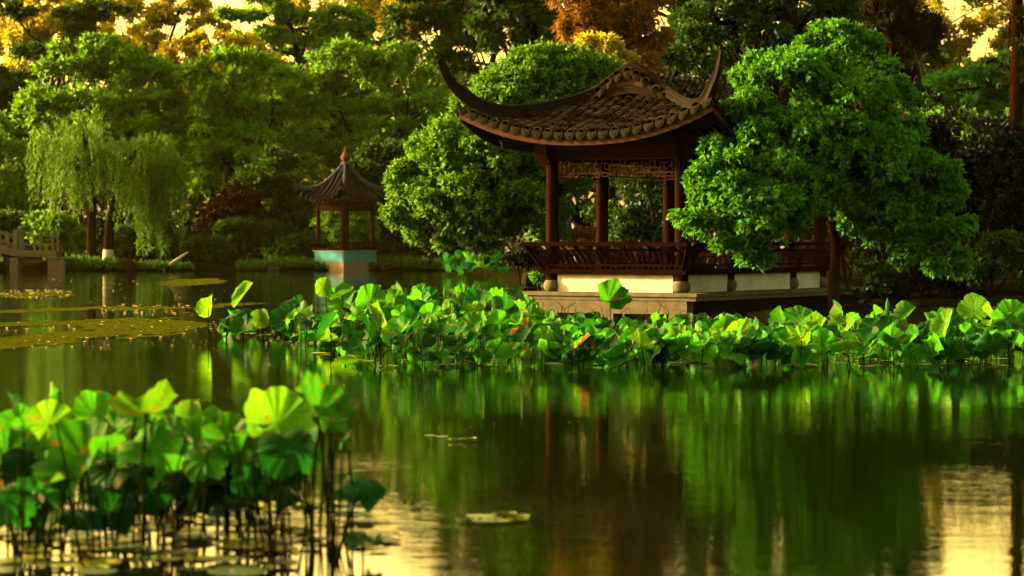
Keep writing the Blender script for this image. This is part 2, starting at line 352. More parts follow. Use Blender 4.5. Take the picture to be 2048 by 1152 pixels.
#@@SETTING
# ------------------------------------------------------------------ setting
shore = np.array([(-300, 131), (-60, 132), (-30, 131.5), (-24, 130.5), (-15, 131), (-8, 132.5), (-4, 132), (-1.2, 124), (-.2, 100), (.2, 75), (.25, 63),
                  (.9, 59.5), (2.6, 60), (5.2, 57.6), (6.3, 54.0), (5.7, 51.6), (6.6, 49.9), (9, 48.6), (13, 47.5), (24, 46), (60, 50), (300, 60)], float)
def land_dist(X, Y):
    """signed distance to the shore line, positive on land (far side)"""
    best = np.full(X.shape, 1e9); sgn = np.zeros(X.shape)
    for a, b in zip(shore[:-1], shore[1:]):
        d = b - a; t = np.clip(((X - a[0]) * d[0] + (Y - a[1]) * d[1]) / (d @ d), 0, 1)
        dist = np.hypot(X - a[0] - t * d[0], Y - a[1] - t * d[1]); cr = d[0] * (Y - a[1]) - d[1] * (X - a[0])
        m = dist < best - 1e-6; best = np.where(m, dist, best); sgn = np.where(m, np.sign(cr), sgn)
    return best * sgn
def ground_z(X, Y):
    sd = land_dist(X, Y)
    n = vnoise(X * .5, Y * .5, 3) - .5; n2 = vnoise(X * 1.7, Y * 1.7, 5) - .5
    z = np.where(sd > 0, .05 + .55 * (1 - np.exp(-sd / 1.6)) + np.clip(sd - 4, 0, 60) * .02, np.maximum(-1.1, sd * .45 - .05))
    return z + np.where(sd > 0, (n * .25 + n2 * .1) * np.clip(sd, 0, 1), 0)
gx = np.concatenate([np.linspace(-300, -48, 20), np.linspace(-45, 30, 140), np.linspace(34, 300, 20)])
gy = np.concatenate([np.linspace(-60, 36, 12), np.linspace(40, 150, 150), np.linspace(155, 420, 26)])
GX, GY = np.meshgrid(gx, gy, indexing='ij')
mb = MB(); mb.grid(np.stack([GX, GY, ground_z(GX, GY)], 2)); tag(mb.build('ground', M['soil'], smooth=180), 'dark earth bank around the pond', kind='structure')
def gz(x, y): return float(ground_z(np.array([float(x)]), np.array([float(y)]))[0])

# water
m, nt, out = newmat('pond_water')
b = N(nt, 'ShaderNodeBsdfPrincipled'); b.inputs['Base Color'].default_value = (.001, .0025, .0002, 1); b.inputs['Roughness'].default_value = .012
b.inputs['IOR'].default_value = 1.34; b.inputs['Specular IOR Level'].default_value = .5
tc = N(nt, 'ShaderNodeTexCoord')
def wn(scale, det, st=(1, 1, 1)):
    mp = N(nt, 'ShaderNodeMapping'); mp.inputs['Scale'].default_value = st; L(nt, tc.outputs['Object'], mp.inputs['Vector'])
    n = N(nt, 'ShaderNodeTexNoise'); n.inputs['Scale'].default_value = scale; n.inputs['Detail'].default_value = det; L(nt, mp.outputs[0], n.inputs['Vector']); return n
w1, w2, w3 = wn(9, 3, (.7, 1.3, 1)), wn(2.2, 2, (.6, 1.2, 1)), wn(.25, 2)
mr = N(nt, 'ShaderNodeMapRange'); L(nt, w3.outputs['Fac'], mr.inputs[0]); mr.inputs[1].default_value = .4; mr.inputs[2].default_value = .62; mr.inputs[3].default_value = .35; mr.inputs[4].default_value = 1.0
bp1 = N(nt, 'ShaderNodeBump'); bp1.inputs['Distance'].default_value = .0022; L(nt, w1.outputs['Fac'], bp1.inputs['Height']); L(nt, mr.outputs[0], bp1.inputs['Strength'])
bp2 = N(nt, 'ShaderNodeBump'); bp2.inputs['Distance'].default_value = .0022; bp2.inputs['Strength'].default_value = .6; L(nt, w2.outputs['Fac'], bp2.inputs['Height']); L(nt, bp1.outputs[0], bp2.inputs['Normal'])
L(nt, bp2.outputs[0], b.inputs['Normal']); L(nt, b.outputs[0], out.inputs[0])
M['water'] = m
mb = MB(); mb.add([(-300, -60, 0), (300, -60, 0), (300, 200, 0), (-300, 200, 0)], [(0, 1, 2, 3)])
tag(mb.build('water', M['water']), 'still dark green pond water', kind='structure')

# ------------------------------------------------------------------ the waterside pavilion (local u along the front, s into the depth)
TH = R(-31)
PV = thing('waterside_pavilion', 'large dark wooden pavilion with upswept tiled roof on a stone platform over water', 'pavilion', (.851, 52.56, 0), TH)
WU, LS, OV, SG = 3.04, 6.9, 1.45, .7
ZP = .57
rows_s = [0, 2.15, 5.3, 6.9]
# platform
mb = MB()
mb.box((1.6, LS / 2, ZP - .035), (4.2, LS + 1.25, .07)); mb.box((1.6, LS / 2, ZP - .112), (4.12, LS + 1.17, .08))
mb.build('platform_slab', M['stone'], PV)
mb = MB(); mb.box((1.6, -.42, ZP - .29), (3.7, .3, .27)); mb.build('platform_beam', M['stone'], PV)
mb = MB(); mb.box((3.32, LS / 2, ZP - .29), (.26, LS + .5, .27)); mb.build('platform_beam', M['soil'], PV)
for u, s in ((3.25, -.42), (1.6, -.42), (-.1, -.42), (3.3, 3.2), (-.1, 3.2), (3.3, 6.6)):
    mb = MB(); mb.box((u, s, -.21), (.38, .4, .72)); mb.build('pier', M['stone'], PV)
# columns with drum bases
prof = [(.115, 0), (.15, .015), (.178, .06), (.19, .125), (.178, .18), (.15, .225), (.14, .24)]
for s in rows_s:
    for u in (0, WU):
        mb = MB(); mb.tube([(u, s, ZP + .02), (u, s, 1.6), (u, s, 3.86)], [.142, .138, .128], 20)
        c = mb.build('column', M['column'], PV, 50)
        mb = MB(); mb.lathe(prof, 24, (u, s, ZP)); mb.build('base_stone', M['stone'], c, 60)
# half walls
def wall(p0, p1, z0, z1, th=.13):
    mb = MB(); p0 = np.array([*p0, 0.]); p1 = np.array([*p1, 0.]); d = (p1 - p0) / np.linalg.norm(p1 - p0)
    a = p0 + d * .16; b_ = p1 - d * .16
    mb.bar((*a[:2], (z0 + z1) / 2), (*b_[:2], (z0 + z1) / 2), th, z1 - z0); mb.build('half_wall', M['white'], PV)
wall((0, 0), (WU, 0), ZP - .01, .945)
for u in (0, WU):
    for a, b_ in zip(rows_s[:-1], rows_s[1:]): wall((u, a), (u, b_), ZP - .01, .945)
# bench with outward leaning back rail
def bench(p0, p1, outd):
    p0 = np.array([*p0, 0.]); p1 = np.array([*p1, 0.]); o = np.array([*outd, 0.]); d = (p1 - p0); ln = np.linalg.norm(d); d /= ln
    Z = np.array([0, 0, 1.])
    mb = MB(); mb.bar(p0 - o * .05 + Z * .985 - d * .19, p1 - o * .05 + Z * .985 + d * .19, .46, .07); mb.bar(p0 + o * .165 + Z * .995 - d * .2, p1 + o * .165 + Z * .995 + d * .2, .05, .11)
    bn = mb.build('bench_seat', M['wood'], PV)
    # back rail
    mb = MB()
    top = lambda t: p0 + d * t + o * .50 + Z * 1.565
    low = lambda t: p0 + d * t + o * .19 + Z * 1.045
    at = lambda t, k: low(t) * (1 - k) + top(t) * k + o * (-.10 * math.sin(k * math.pi))
    e = .40
    mb.bar(top(-e), top(ln + e), .075, .085); mb.bar(at(-e * .8, .74), at(ln + e * .8, .74), .04, .035); mb.bar(at(-e * .35, .16), at(ln + e * .35, .16), .04, .035)
    n = int(round(ln / .115))
    for i in range(n + 1):
        t = ln * i / n; fx = 1 + (t / ln - .5) * 2 * .0
        x0 = t + (t / ln - .5) * 2 * .08; x1 = t + (t / ln - .5) * 2 * (e * .85)
        pts = [at(x0 + (x1 - x0) * k, k) for k in (0, .25, .5, .74)]
        for q in range(3): mb.bar(pts[q], pts[q + 1], .03, .034)
        if i % 2 == 0:
            mb.bar(at(x0 + (x1 - x0) * .5 - .045, .5), at(x0 + (x1 - x0) * .5 + .05, .5), .022, .03)
            mb.bar(at(x0 + .05, .3), at(x0 + .05, .52), .02, .026)
        else:
            mb.bar(at(x0 + (x1 - x0) * .4 - .05, .36), at(x0 + (x1 - x0) * .4 + .045, .36), .022, .03)
        if i % 4 == 0: mb.bar(at(x1, .74), at(x1, .97), .05, .05)
    for t, x in ((0, -e), (ln, ln + e)): mb.bar(at(t + (x - t) * .3, 0), at(x, 1.0), .045, .05)
    mb.build('back_rail', M['wood'], PV)
bench((0, 0), (WU, 0), (0, -1)); bench((WU, .02), (WU, LS), (1, 0)); bench((0, .02), (0, LS), (-1, 0))
# beams, brackets
ZB = 3.34
def beam(p0, p1):
    mb = MB(); mb.bar((*p0, ZB + .14), (*p1, ZB + .14), .13, .28); mb.bar((*p0, ZB + .36), (*p1, ZB + .36), .17, .12); mb.build('beam', M['beam'], PV)
beam((.1, 0), (WU - .1, 0)); beam((.1, LS), (WU - .1, LS))
for u in (0, WU):
    for a, b_ in zip(rows_s[:-1], rows_s[1:]): beam((u, a + .1), (u, b_ - .1))
for s in rows_s[1:3]:
    mb = MB(); mb.bar((.1, s, ZB + .2), (WU - .1, s, ZB + .2), .16, .26); mb.build('beam', M['beam'], PV)
for u, s, du, ds in ((0, 0, -1, 0), (0, 0, 0, -1), (WU, 0, 1, 0), (WU, 0, 0, -1), (0, LS, -1, 0), (WU, LS, 1, 0)):
    mb = MB(); D = np.array([du, ds, 0.]); c0 = np.array([u, s, 0.])
    for r0, r1, z0, z1 in ((.1, .40, 3.42, 3.74), (.1, .36, 3.34, 3.42), (.1, .28, 3.26, 3.34), (.1, .2, 3.18, 3.26)):
        mb.bar(c0 + D * r0 + (0, 0, (z0 + z1) / 2), c0 + D * r1 + (0, 0, (z0 + z1) / 2), .16, z1 - z0)
    mb.build('bracket', M['beam'], PV)
# fretwork hung under the beams
def lattice(p0, p1, seed):
    r = random.Random(seed); p0 = np.array([*p0, 0.]); p1 = np.array([*p1, 0.]); d = p1 - p0; ln = np.linalg.norm(d); d /= ln
    p0 = p0 + d * .13; ln -= .26; mb = MB()
    at = lambda t, z: p0 + d * t + np.array([0, 0, ZB - z])
    B = lambda t0, z0, t1, z1: mb.bar(at(t0, z0), at(t1, z1), .026, .024, up=(0, 0, 1) if abs(z0 - z1) < 1e-6 else (d[0], d[1], 0))
    B(0, .015, ln, .015); B(.012, 0, .012, .46); B(ln - .012, 0, ln - .012, .46)
    n = max(6, int(ln / .17)); c = ln / n
    for i in range(n):
        t = i * c; edge = min(i, n - 1 - i); k = i % 4
        B(t, .30, t + c, .30)
        if k == 0: B(t, .12, t + c * .6, .12); B(t + c * .6, .03, t + c * .6, .30); B(t, .2, t + c * .35, .2); B(t, .12, t, .3)
        if k == 1: B(t - c * .4, .2, t + c, .2); B(t + c * .3, .03, t + c * .3, .2); B(t + c * .7, .2, t + c * .7, .38); B(t, .09, t + c * .3, .09)
        if k == 2: B(t, .1, t + c, .1); B(t, .1, t, .30); B(t + c * .5, .1, t + c * .5, .22); B(t + c * .5, .22, t + c, .22)
        if k == 3: B(t, .16, t + c * .5, .16); B(t + c * .5, .03, t + c * .5, .24); B(t + c * .5, .24, t + c, .24); B(t + c, .1, t + c, .34)
        if edge < 2: B(t, .38, t + c, .38); B(t + (c * .5), .3, t + c * .5, .45 if edge < 1 else .38)
        elif k in (1, 2): B(t + c * .2, .37, t + c * .9, .37); B(t + c * .2, .3, t + c * .2, .37); B(t + c * .9, .3, t + c * .9, .37)
    for q in (0, ln - c * 1.1): B(q, .445, q + c * 1.1, .445)
    mb.build('lattice', M['lattice'], PV)
lattice((0, 0), (WU, 0), 1); lattice((0, LS), (WU, LS), 2)
for k, u in enumerate((0, WU)):
    for j, (a, b_) in enumerate(zip(rows_s[:-1], rows_s[1:])): lattice((u, a), (u, b_), 3 + k * 5 + j)

# roof
gk = np.array([(0, 3.80), (.35, 3.90), (.7, 4.02), (1.1, 4.18), (1.45, 4.33), (1.8, 4.47), (2.15, 4.63), (2.4, 4.80), (2.62, 4.98), (2.8, 5.09), (2.97, 5.13)])
def g_(d):
    d = np.clip(d, 0, 2.97); return np.interp(d, gk[:, 0], gk[:, 1])
def lift(u, s):
    au = np.abs(u - WU / 2) / (WU / 2 + OV); as_ = np.abs(s - LS / 2) / (LS / 2 + OV)
    return .64 * np.clip(au, 0, 1.2) ** 2.3 * np.clip(as_, 0, 1.2) ** 5
def roof_z(u, s, skirt=None):
    u = np.asarray(u, float); s = np.asarray(s, float)
    du = WU / 2 + OV - np.abs(u - WU / 2); dss = np.minimum(s + OV, LS + OV - s)
    sk = (dss <= OV + SG + 1e-6) if skirt is None else skirt
    d = np.where(sk, np.minimum(du, dss), du)
    return g_(d) + lift(u, s)
uu = np.linspace(-OV, WU + OV, 61)
mb = MB()
for s0, s1, n, sk in ((-OV, SG, 20, True), (SG, LS - SG, 40, False), (LS - SG, LS + OV, 20, True)):
    ss = np.linspace(s0, s1, n); U, S = np.meshgrid(uu, ss, indexing='ij')
    mb.grid(np.stack([U, S, roof_z(U, S, sk)], 2)); mb.grid(np.stack([U, S, roof_z(U, S, sk) - .13], 2)[:, ::-1])
ROOF = mb.build('roof', M['deck'], PV, 180)
# cover tiles: every tile a half ring, rows down the slope
def tile_rows(name, rows):
    mb = MB(); an = np.linspace(0, math.pi, 7)
    for path in rows:
        seg = np.linalg.norm(np.diff(path, axis=0), axis=1); cum = np.concatenate([[0], np.cumsum(seg)]); ln = cum[-1]
        n = int(ln / .115)
        if n < 1: continue
        at = lambda q: np.array([np.interp(q, cum, path[:, k]) for k in range(3)])
        for i in range(n):
            a = at(i * ln / n); b_ = at((i + 1.25) * ln / n); t = unit(b_ - a); sd = unit(np.cross(t, (0, 0, 1))); up = np.cross(sd, t)
            j = rng.normal(0, .004, 3); V = []
            for p, r in ((a + up * .004, .098), (a + up * .004, .084), (b_, .064)):
                V.append(p + j + np.cos(an)[:, None] * sd * r + np.sin(an)[:, None] * up * r * .95)
            mb.add(np.concatenate(V), [(r * 7 + k, r * 7 + k + 1, (r + 1) * 7 + k + 1, (r + 1) * 7 + k) for r in range(2) for k in range(6)])
    return mb.build(name, M['tile'], ROOF)
rows = []; rows_f = []
nf = 23
for i in range(nf):
    u = -OV + .13 + (WU + 2 * OV - .26) * i / (nf - 1); du = WU / 2 + OV - abs(u - WU / 2); e = min(OV + SG, du)
    s = np.linspace(-OV, -OV + e - .02, 14); rows_f.append(np.stack([np.full(14, u), s, roof_z(np.full(14, u), s, True) + .01], 1))
    s2 = LS - s; rows.append(np.stack([np.full(14, u), s2, roof_z(np.full(14, u), s2, True) + .01], 1))
tile_rows('front_tiles', rows_f); tile_rows('rear_tiles', rows)
for sd in (-1, 1):
    rows = []; ns = 40
    for i in range(ns):
        s = -OV + .13 + (LS + 2 * OV - .26) * i / (ns - 1); ds = min(s + OV, LS + OV - s); e = ds if ds < OV + SG else WU / 2 + OV
        du = np.linspace(0, max(.05, e - .02), 20); u = WU / 2 + sd * (WU / 2 + OV - du)
        rows.append(np.stack([u, np.full(20, s), roof_z(u, np.full(20, s), ds < OV + SG) + .01], 1))
    tile_rows('side_tiles', rows)
# drip tiles: rounded pendants with a ridge, and round row ends
def drips(pts_dirs):
    mb = MB()
    for p, along, outw in pts_dirs:
        p = np.asarray(p); along = unit(np.asarray(along, float)); outw = unit(np.asarray(outw, float)); dn = np.array([0, 0, -1.]) + outw * .25
        sh = [(-.115, .03), (-.112, -.05), (-.07, -.105), (0, -.15), (.07, -.105), (.112, -.05), (.115, .03)]
        fr = [p + along * x - dn * z + outw * .045 for x, z in sh]; bk = [q - outw * .03 for q in fr]; c = p - dn * -.05 + outw * .065
        k = 7; V = fr + bk + [c]
        mb.add(np.array(V), [(i, (i + 1) % k, 2 * k) for i in range(k)] + [(i, i + k, (i + 1) % k + k, (i + 1) % k) for i in range(k)] + [tuple(range(k, 2 * k))])
    return mb.build('drip_tiles', M['drip'], ROOF)
D_ = []
for i in range(nf):
    u = -OV + .13 + (WU + 2 * OV - .26) * i / (nf - 1)
    for s, o in ((-OV, -1), (LS + OV, 1)):
        z = float(roof_z(u, s, True)); z2 = float(roof_z(u + .05, s, True)); D_.append(((u, s, z), (.05, 0, z2 - z), (0, o, 0)))
for i in range(40):
    s = -OV + .13 + (LS + 2 * OV - .26) * i / 39
    for u, o in ((-OV, -1), (WU + OV, 1)):
        z = float(roof_z(u, s, True)); z2 = float(roof_z(u, s + .05, True)); D_.append(((u, s, z), (0, .05, z2 - z), (o, 0, 0)))
drips(D_)
# eave boards
def eave(pts, inw):
    mb = MB(); pts = np.asarray(pts, float); inw = np.asarray(inw, float)
    pr = [(.0, -.04), (.0, -.235), (.045, -.235), (.045, -.04)]
    V = np.concatenate([p + inw * (.015 + a) + np.array([0, 0, c]) for p in pts for a, c in pr] if False else [np.array([p + inw * (.015 + a) + np.array([0, 0, c]) for a, c in pr]) for p in pts])
    k = len(pts); f = [(i * 4 + j, i * 4 + (j + 1) % 4, (i + 1) * 4 + (j + 1) % 4, (i + 1) * 4 + j) for i in range(k - 1) for j in range(4)] + [(3, 2, 1, 0), tuple(range((k - 1) * 4, k * 4))]
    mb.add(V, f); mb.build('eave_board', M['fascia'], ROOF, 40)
for s, i_ in ((-OV, 1), (LS + OV, -1)):
    u = np.linspace(-OV + .03, WU + OV - .03, 50); eave(np.stack([u, np.full(50, s), roof_z(u, np.full(50, s), True)], 1), (0, i_, 0))
for u, i_ in ((-OV, 1), (WU + OV, -1)):
    s = np.linspace(-OV + .07, LS + OV - .07, 80); eave(np.stack([np.full(80, u), s, roof_z(np.full(80, u), s, True)], 1), (i_, 0, 0))
# rafters
mb = MB()
for i in range(25):
    u = -.1 + (WU + .2) * i / 24
    for s0, s1 in ((-OV + .12, .1), (LS + OV - .12, LS - .1)):
        mb.bar((u, s0, float(roof_z(u, s0, True)) - .17), (u, s1, float(roof_z(u, s1, True)) - .2), .06, .07)
for i in range(52):
    s = -.1 + (LS + .2) * i / 51
    for u0, u1 in ((-OV + .12, .1), (WU + OV - .12, WU - .1)):
        mb.bar((u0, s, float(roof_z(u0, s, True)) - .17), (u1, s, float(roof_z(u1, s, True)) - .2), .06, .07)
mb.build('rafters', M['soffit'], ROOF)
for cu, cs, du, ds in ((0, 0, -1, -1), (WU, 0, 1, -1), (0, LS, -1, 1), (WU, LS, 1, 1)):
    mb = MB(); e = 1.30
    mb.bar((cu - du * .3, cs - ds * .3, 3.92), (cu + du * .78, cs + ds * .78, 3.64), .15, .17)
    mb.bar((cu + du * .3, cs + ds * .3, 3.92), (cu + du * e, cs + ds * e, 4.16), .13, .15)
    mb.build('corner_rafter', M['beam'], ROOF)
    # side board of the corner
# hip and gable ridges, one sweep per gable running from horn tip to horn tip
prof_r = [(-.075, -.16), (-.075, .0), (-.095, .01), (-.095, .035), (-.07, .04), (-.065, .075), (-.085, .08), (-.085, .105), (-.055, .115), (-.03, .14), (.03, .14), (.055, .115), (.085, .105), (.085, .08), (.065, .075), (.07, .04), (.095, .035), (.095, .01), (.075, .0), (.075, -.16)]
def ridge(flip):
    half = [(-1.70, -1.66, 5.37, .26), (-1.68, -1.64, 5.28, .29), (-1.64, -1.61, 5.13, .34), (-1.585, -1.56, 4.98, .42), (-1.51, -1.49, 4.85, .58), (-1.40, -1.38, 4.75, .85)]
    pts = [np.array(h[:3]) for h in half]; sc = [h[3] for h in half]
    for u, s in ((-1.2, -1.18), (-.95, -.93), (-.65, -.63), (-.35, -.34), (-.05, -.05), (.2, .2), (.42, .42), (.62, .57), (.8, .66), (.98, .7), (1.14, .7), (1.3, .7), (1.42, .7)):
        k = smoothstep(-1.2, -.5, u); pts.append(np.array([u, s, float(roof_z(u, s, False) if u > .62 else roof_z(u, s, True)) + .13 - .02 * k])); sc.append(.95 + .05 * k)
    pts.append(np.array([WU / 2, .7, 5.26])); sc.append(1.0)
    pts = np.array(pts); sc = np.array(sc)
    # smooth the middle a little
    for _ in range(2): pts[6:-1, 2] = (pts[5:-2, 2] + pts[6:-1, 2] * 2 + pts[7:, 2]) / 4
    mir = pts[:-1][::-1].copy(); mir[:, 0] = WU - mir[:, 0]
    full = np.concatenate([pts, mir]); scs = np.concatenate([sc, sc[:-1][::-1]])
    # resample
    q = np.linspace(0, len(full) - 1, 110); i0 = np.arange(len(full))
    f2 = np.stack([np.interp(q, i0, full[:, k]) for k in range(3)], 1); s2 = np.interp(q, i0, scs)
    for _ in range(3): f2[1:-1] = (f2[:-2] + 2 * f2[1:-1] + f2[2:]) / 4
    if flip: f2[:, 1] = LS - f2[:, 1]
    mb = MB(); mb.sweep(f2, prof_r, np.stack([s2 * .95, .35 + .65 * s2], 1)); mb.build('ridge', M['ridge'], ROOF, 35)
    # horn tip lip
    for e, n_ in ((0, 1), (-1, -2)):
        o = f2[e] - f2[n_]; o[2] = 0; o = unit(o) if np.linalg.norm(o) > 1e-5 else np.array([-.7 if e == 0 else .7, -.7, 0])
        d2 = unit(np.array([-1. if e == 0 else 1., -1. if not flip else 1., 0])); mb = MB(); mb.bar(f2[e] - d2 * .04 + (0, 0, .01), f2[e] + d2 * .085 + (0, 0, .035), .075, .05); mb.build('horn_tip', M['ridge'], ROOF)
ridge(False); ridge(True)
# gables
for sg, o in ((SG, -1), (LS - SG, 1)):
    u = np.linspace(.18, WU - .18, 31); x = np.abs(u - WU / 2) / (WU / 2 - .18)
    up = roof_z(u, np.full(31, sg), False) - .02; lo = 4.60 + .30 * np.cos(np.clip(x * 1.6, 0, 1) * math.pi / 2) ** 1.2 - .08 * x; lo = np.minimum(lo, up - .01)
    s_ = sg + o * .17
    mb = MB(); V = [(a, s_, b_) for a, b_ in zip(u, up)] + [(a, s_, b_) for a, b_ in zip(u, lo)] + [(a, s_ - o * .06, b_) for a, b_ in zip(u, up)] + [(a, s_ - o * .06, b_) for a, b_ in zip(u, lo)]
    f = [(i, i + 1, 31 + i + 1, 31 + i) for i in range(30)] + [(62 + i + 1, 62 + i, 93 + i, 93 + i + 1) for i in range(30)] + [(31 + i, 31 + i + 1, 93 + i + 1, 93 + i) for i in range(30)]
    mb.add(V, f); mb.build('gable_board', M['fascia'], ROOF)
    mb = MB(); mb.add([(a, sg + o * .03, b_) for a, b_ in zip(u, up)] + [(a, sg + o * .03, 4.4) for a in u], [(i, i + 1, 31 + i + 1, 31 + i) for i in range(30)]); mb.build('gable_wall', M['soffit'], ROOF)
    mb = MB(); mb.sweep([(a, sg + o * .09, b_) for a, b_ in zip(np.linspace(.85, WU - .85, 15), 4.66 + .17 * np.cos(np.linspace(-1.5, 1.5, 15)))], [(-.09, -.12), (-.09, .05), (.09, .05), (.09, -.12)]); mb.build('skirt_ridge', M['ridge'], ROOF, 40)
    pd = []
    for q in np.linspace(.5, WU - .5, 11):
        z = float(roof_z(q, sg, False)); z2 = float(roof_z(q + .05, sg, False)); pd.append(((q, sg + o * .19, z + .03), (.05, 0, z2 - z), (0, o, 0)))
    drips(pd)
    rr = []
    for q in np.linspace(.5, WU - .5, 10) + .12:
        z = float(roof_z(q, sg, False)) + .05; rr.append(np.array([(q, sg + o * .26, z), (q, sg + o * .1, z), (q, sg, z)]))
    tile_rows('gable_tiles', rr)

# ------------------------------------------------------------------ the far pavilion
FY = 133.0; fx = P(691, 0, FY)[0]; fr0 = thing('small_pavilion', 'small square pavilion with pointed roof, terracotta finial and turquoise base on the far shore', 'pavilion', (fx, FY, 0), R(45))
k = FY / F
hb = 62.5 * k / math.sqrt(2) * 1.0
mb = MB(); mb.box((0, 0, .2), (2 * hb, 2 * hb, .5)); PLB = mb.build('plinth', M['tan'], fr0)
for o in ((0, -1), (-1, 0), (0, 1), (1, 0)):
    mb = MB(); mb.bar((o[0] * (hb + .012) - o[1] * (hb - .05), o[1] * (hb + .012) + o[0] * (hb - .05), .72), (o[0] * (hb + .012) + o[1] * (hb - .05), o[1] * (hb + .012) - o[0] * (hb - .05), .72), .03, .56)
    mb.build('turquoise_panel', M['cyan'], PLB)
mb = MB(); mb.box((0, 0, .74), (2 * hb - .02, 2 * hb - .02, .58)); mb.box((0, 0, 1.055), (2 * hb + .1, 2 * hb + .1, .06)); mb.build('plinth_cap', M['white'], PLB)
hc = 54 * k / math.sqrt(2)
for a in (-1, 1):
    for c in (-1, 1):
        mb = MB(); mb.tube([(a * hc, c * hc, 1.08), (a * hc, c * hc, 3.7)], .11, 12); mb.build('column', M['column'], fr0, 50)
for o in ((0, -1), (-1, 0), (0, 1), (1, 0)):
    mb = MB(); T = np.array([o[1], -o[0], 0.]); O = np.array([o[0], o[1], 0.])
    mb.bar(O * hb + T * (hb + .12) + (0, 0, 1.13), O * hb - T * (hb + .12) + (0, 0, 1.13), .3, .09)
    mb.bar(O * (hb + .2) + T * (hb + .3) + (0, 0, 1.47), O * (hb + .2) - T * (hb + .3) + (0, 0, 1.47), .07, .07)
    for i in range(15):
        t = (i / 14 - .5) * 2; mb.bar(O * (hb + .1) + T * hb * t + (0, 0, 1.15), O * (hb + .2) + T * (hb + .2) * t + (0, 0, 1.45), .03, .03)
    mb.build('bench', M['wood'], fr0)
    mb = MB(); mb.bar(O * hc + T * hc + (0, 0, 3.3), O * hc - T * hc + (0, 0, 3.3), .12, .26); mb.bar(O * hc + T * hc + (0, 0, 3.62), O * hc - T * hc + (0, 0, 3.62), .14, .2)
    for i in range(9):
        t = (i / 8 - .5) * 1.8; mb.bar(O * hc + T * hc * t + (0, 0, 2.98), O * hc + T * hc * t + (0, 0, 3.2), .03, .03)
    mb.bar(O * hc + T * hc * .9 + (0, 0, 2.98), O * hc - T * hc * .9 + (0, 0, 2.98), .03, .03)
    mb.build('beam', M['beam'], fr0)
he = 98 * k / math.sqrt(2)
def fz(d, a):   # d 0 apex .. 1 eave, a 0 mid .. 1 corner
    return np.interp(d, [0, .1, .25, .45, .7, 1], [5.72, 5.36, 4.92, 4.40, 3.98, 3.72]) + .72 * a ** 2.6 * d ** 2.5
mb = MB(); tl = MB()
for q in range(4):
    ca, sa = math.cos(q * math.pi / 2), math.sin(q * math.pi / 2); Rm = np.array([[ca, -sa, 0], [sa, ca, 0], [0, 0, 1]])
    dd, aa = np.meshgrid(np.linspace(.01, 1, 14), np.linspace(-1, 1, 21), indexing='ij')
    bow = 1 - .06 * (1 - np.abs(aa)) * dd
    G = np.stack([aa * dd * he, -dd * he * bow, fz(dd, np.abs(aa))], 2) @ Rm.T
    mb.grid(G)
    for i in range(11):
        t = (i / 10 - .5) * 1.9; d0 = max(abs(t), .05); dq = np.linspace(d0, 1.01, 10); aq = np.clip(t / dq, -1, 1)
        pth = np.stack([aq * dq * he, -dq * he * (1 - .06 * (1 - np.abs(aq)) * dq), fz(dq, np.abs(aq)) + .03], 1) @ Rm.T
        if abs(t) < .93: tl.tube(pth, .085, 7)
        p = pth[-1]; tl.box(p + np.array([0, 0, -.07]), (.12, .12, .16), rz=q * math.pi / 2)
FRF = mb.build('roof', M['deck'], fr0, 60); tl.build('roof_tiles', M['bluetile'], FRF, 50)
for q in range(4):
    ca, sa = math.cos(q * math.pi / 2 - math.pi / 4), math.sin(q * math.pi / 2 - math.pi / 4)
    dq = np.linspace(.04, 1.0, 16); pts = [(ca * d * he * 1.414, sa * d * he * 1.414, float(fz(d, 1.0)) + .07) for d in dq] + [(ca * he * 1.414 * 1.05, sa * he * 1.414 * 1.05, float(fz(1, 1)) + .25), (ca * he * 1.414 * 1.07, sa * he * 1.414 * 1.07, float(fz(1, 1)) + .5)]
    mb = MB(); mb.sweep(pts, [(-.09, -.1), (-.09, .08), (0, .14), (.09, .08), (.09, -.1)], np.concatenate([np.linspace(1, .95, 14), [.85, .7, .5, .35]])); mb.build('hip_ridge', M['bluridge'], FRF, 40)
mb = MB(); mb.lathe([(.2, 5.62), (.22, 5.72), (.15, 5.78), (.17, 5.84), (.24, 5.93), (.25, 6.04), (.19, 6.18), (.10, 6.32), (.06, 6.42), (.065, 6.48), (.035, 6.58), (.006, 6.68)], 16); mb.build('finial', M['finial'], FRF, 60)

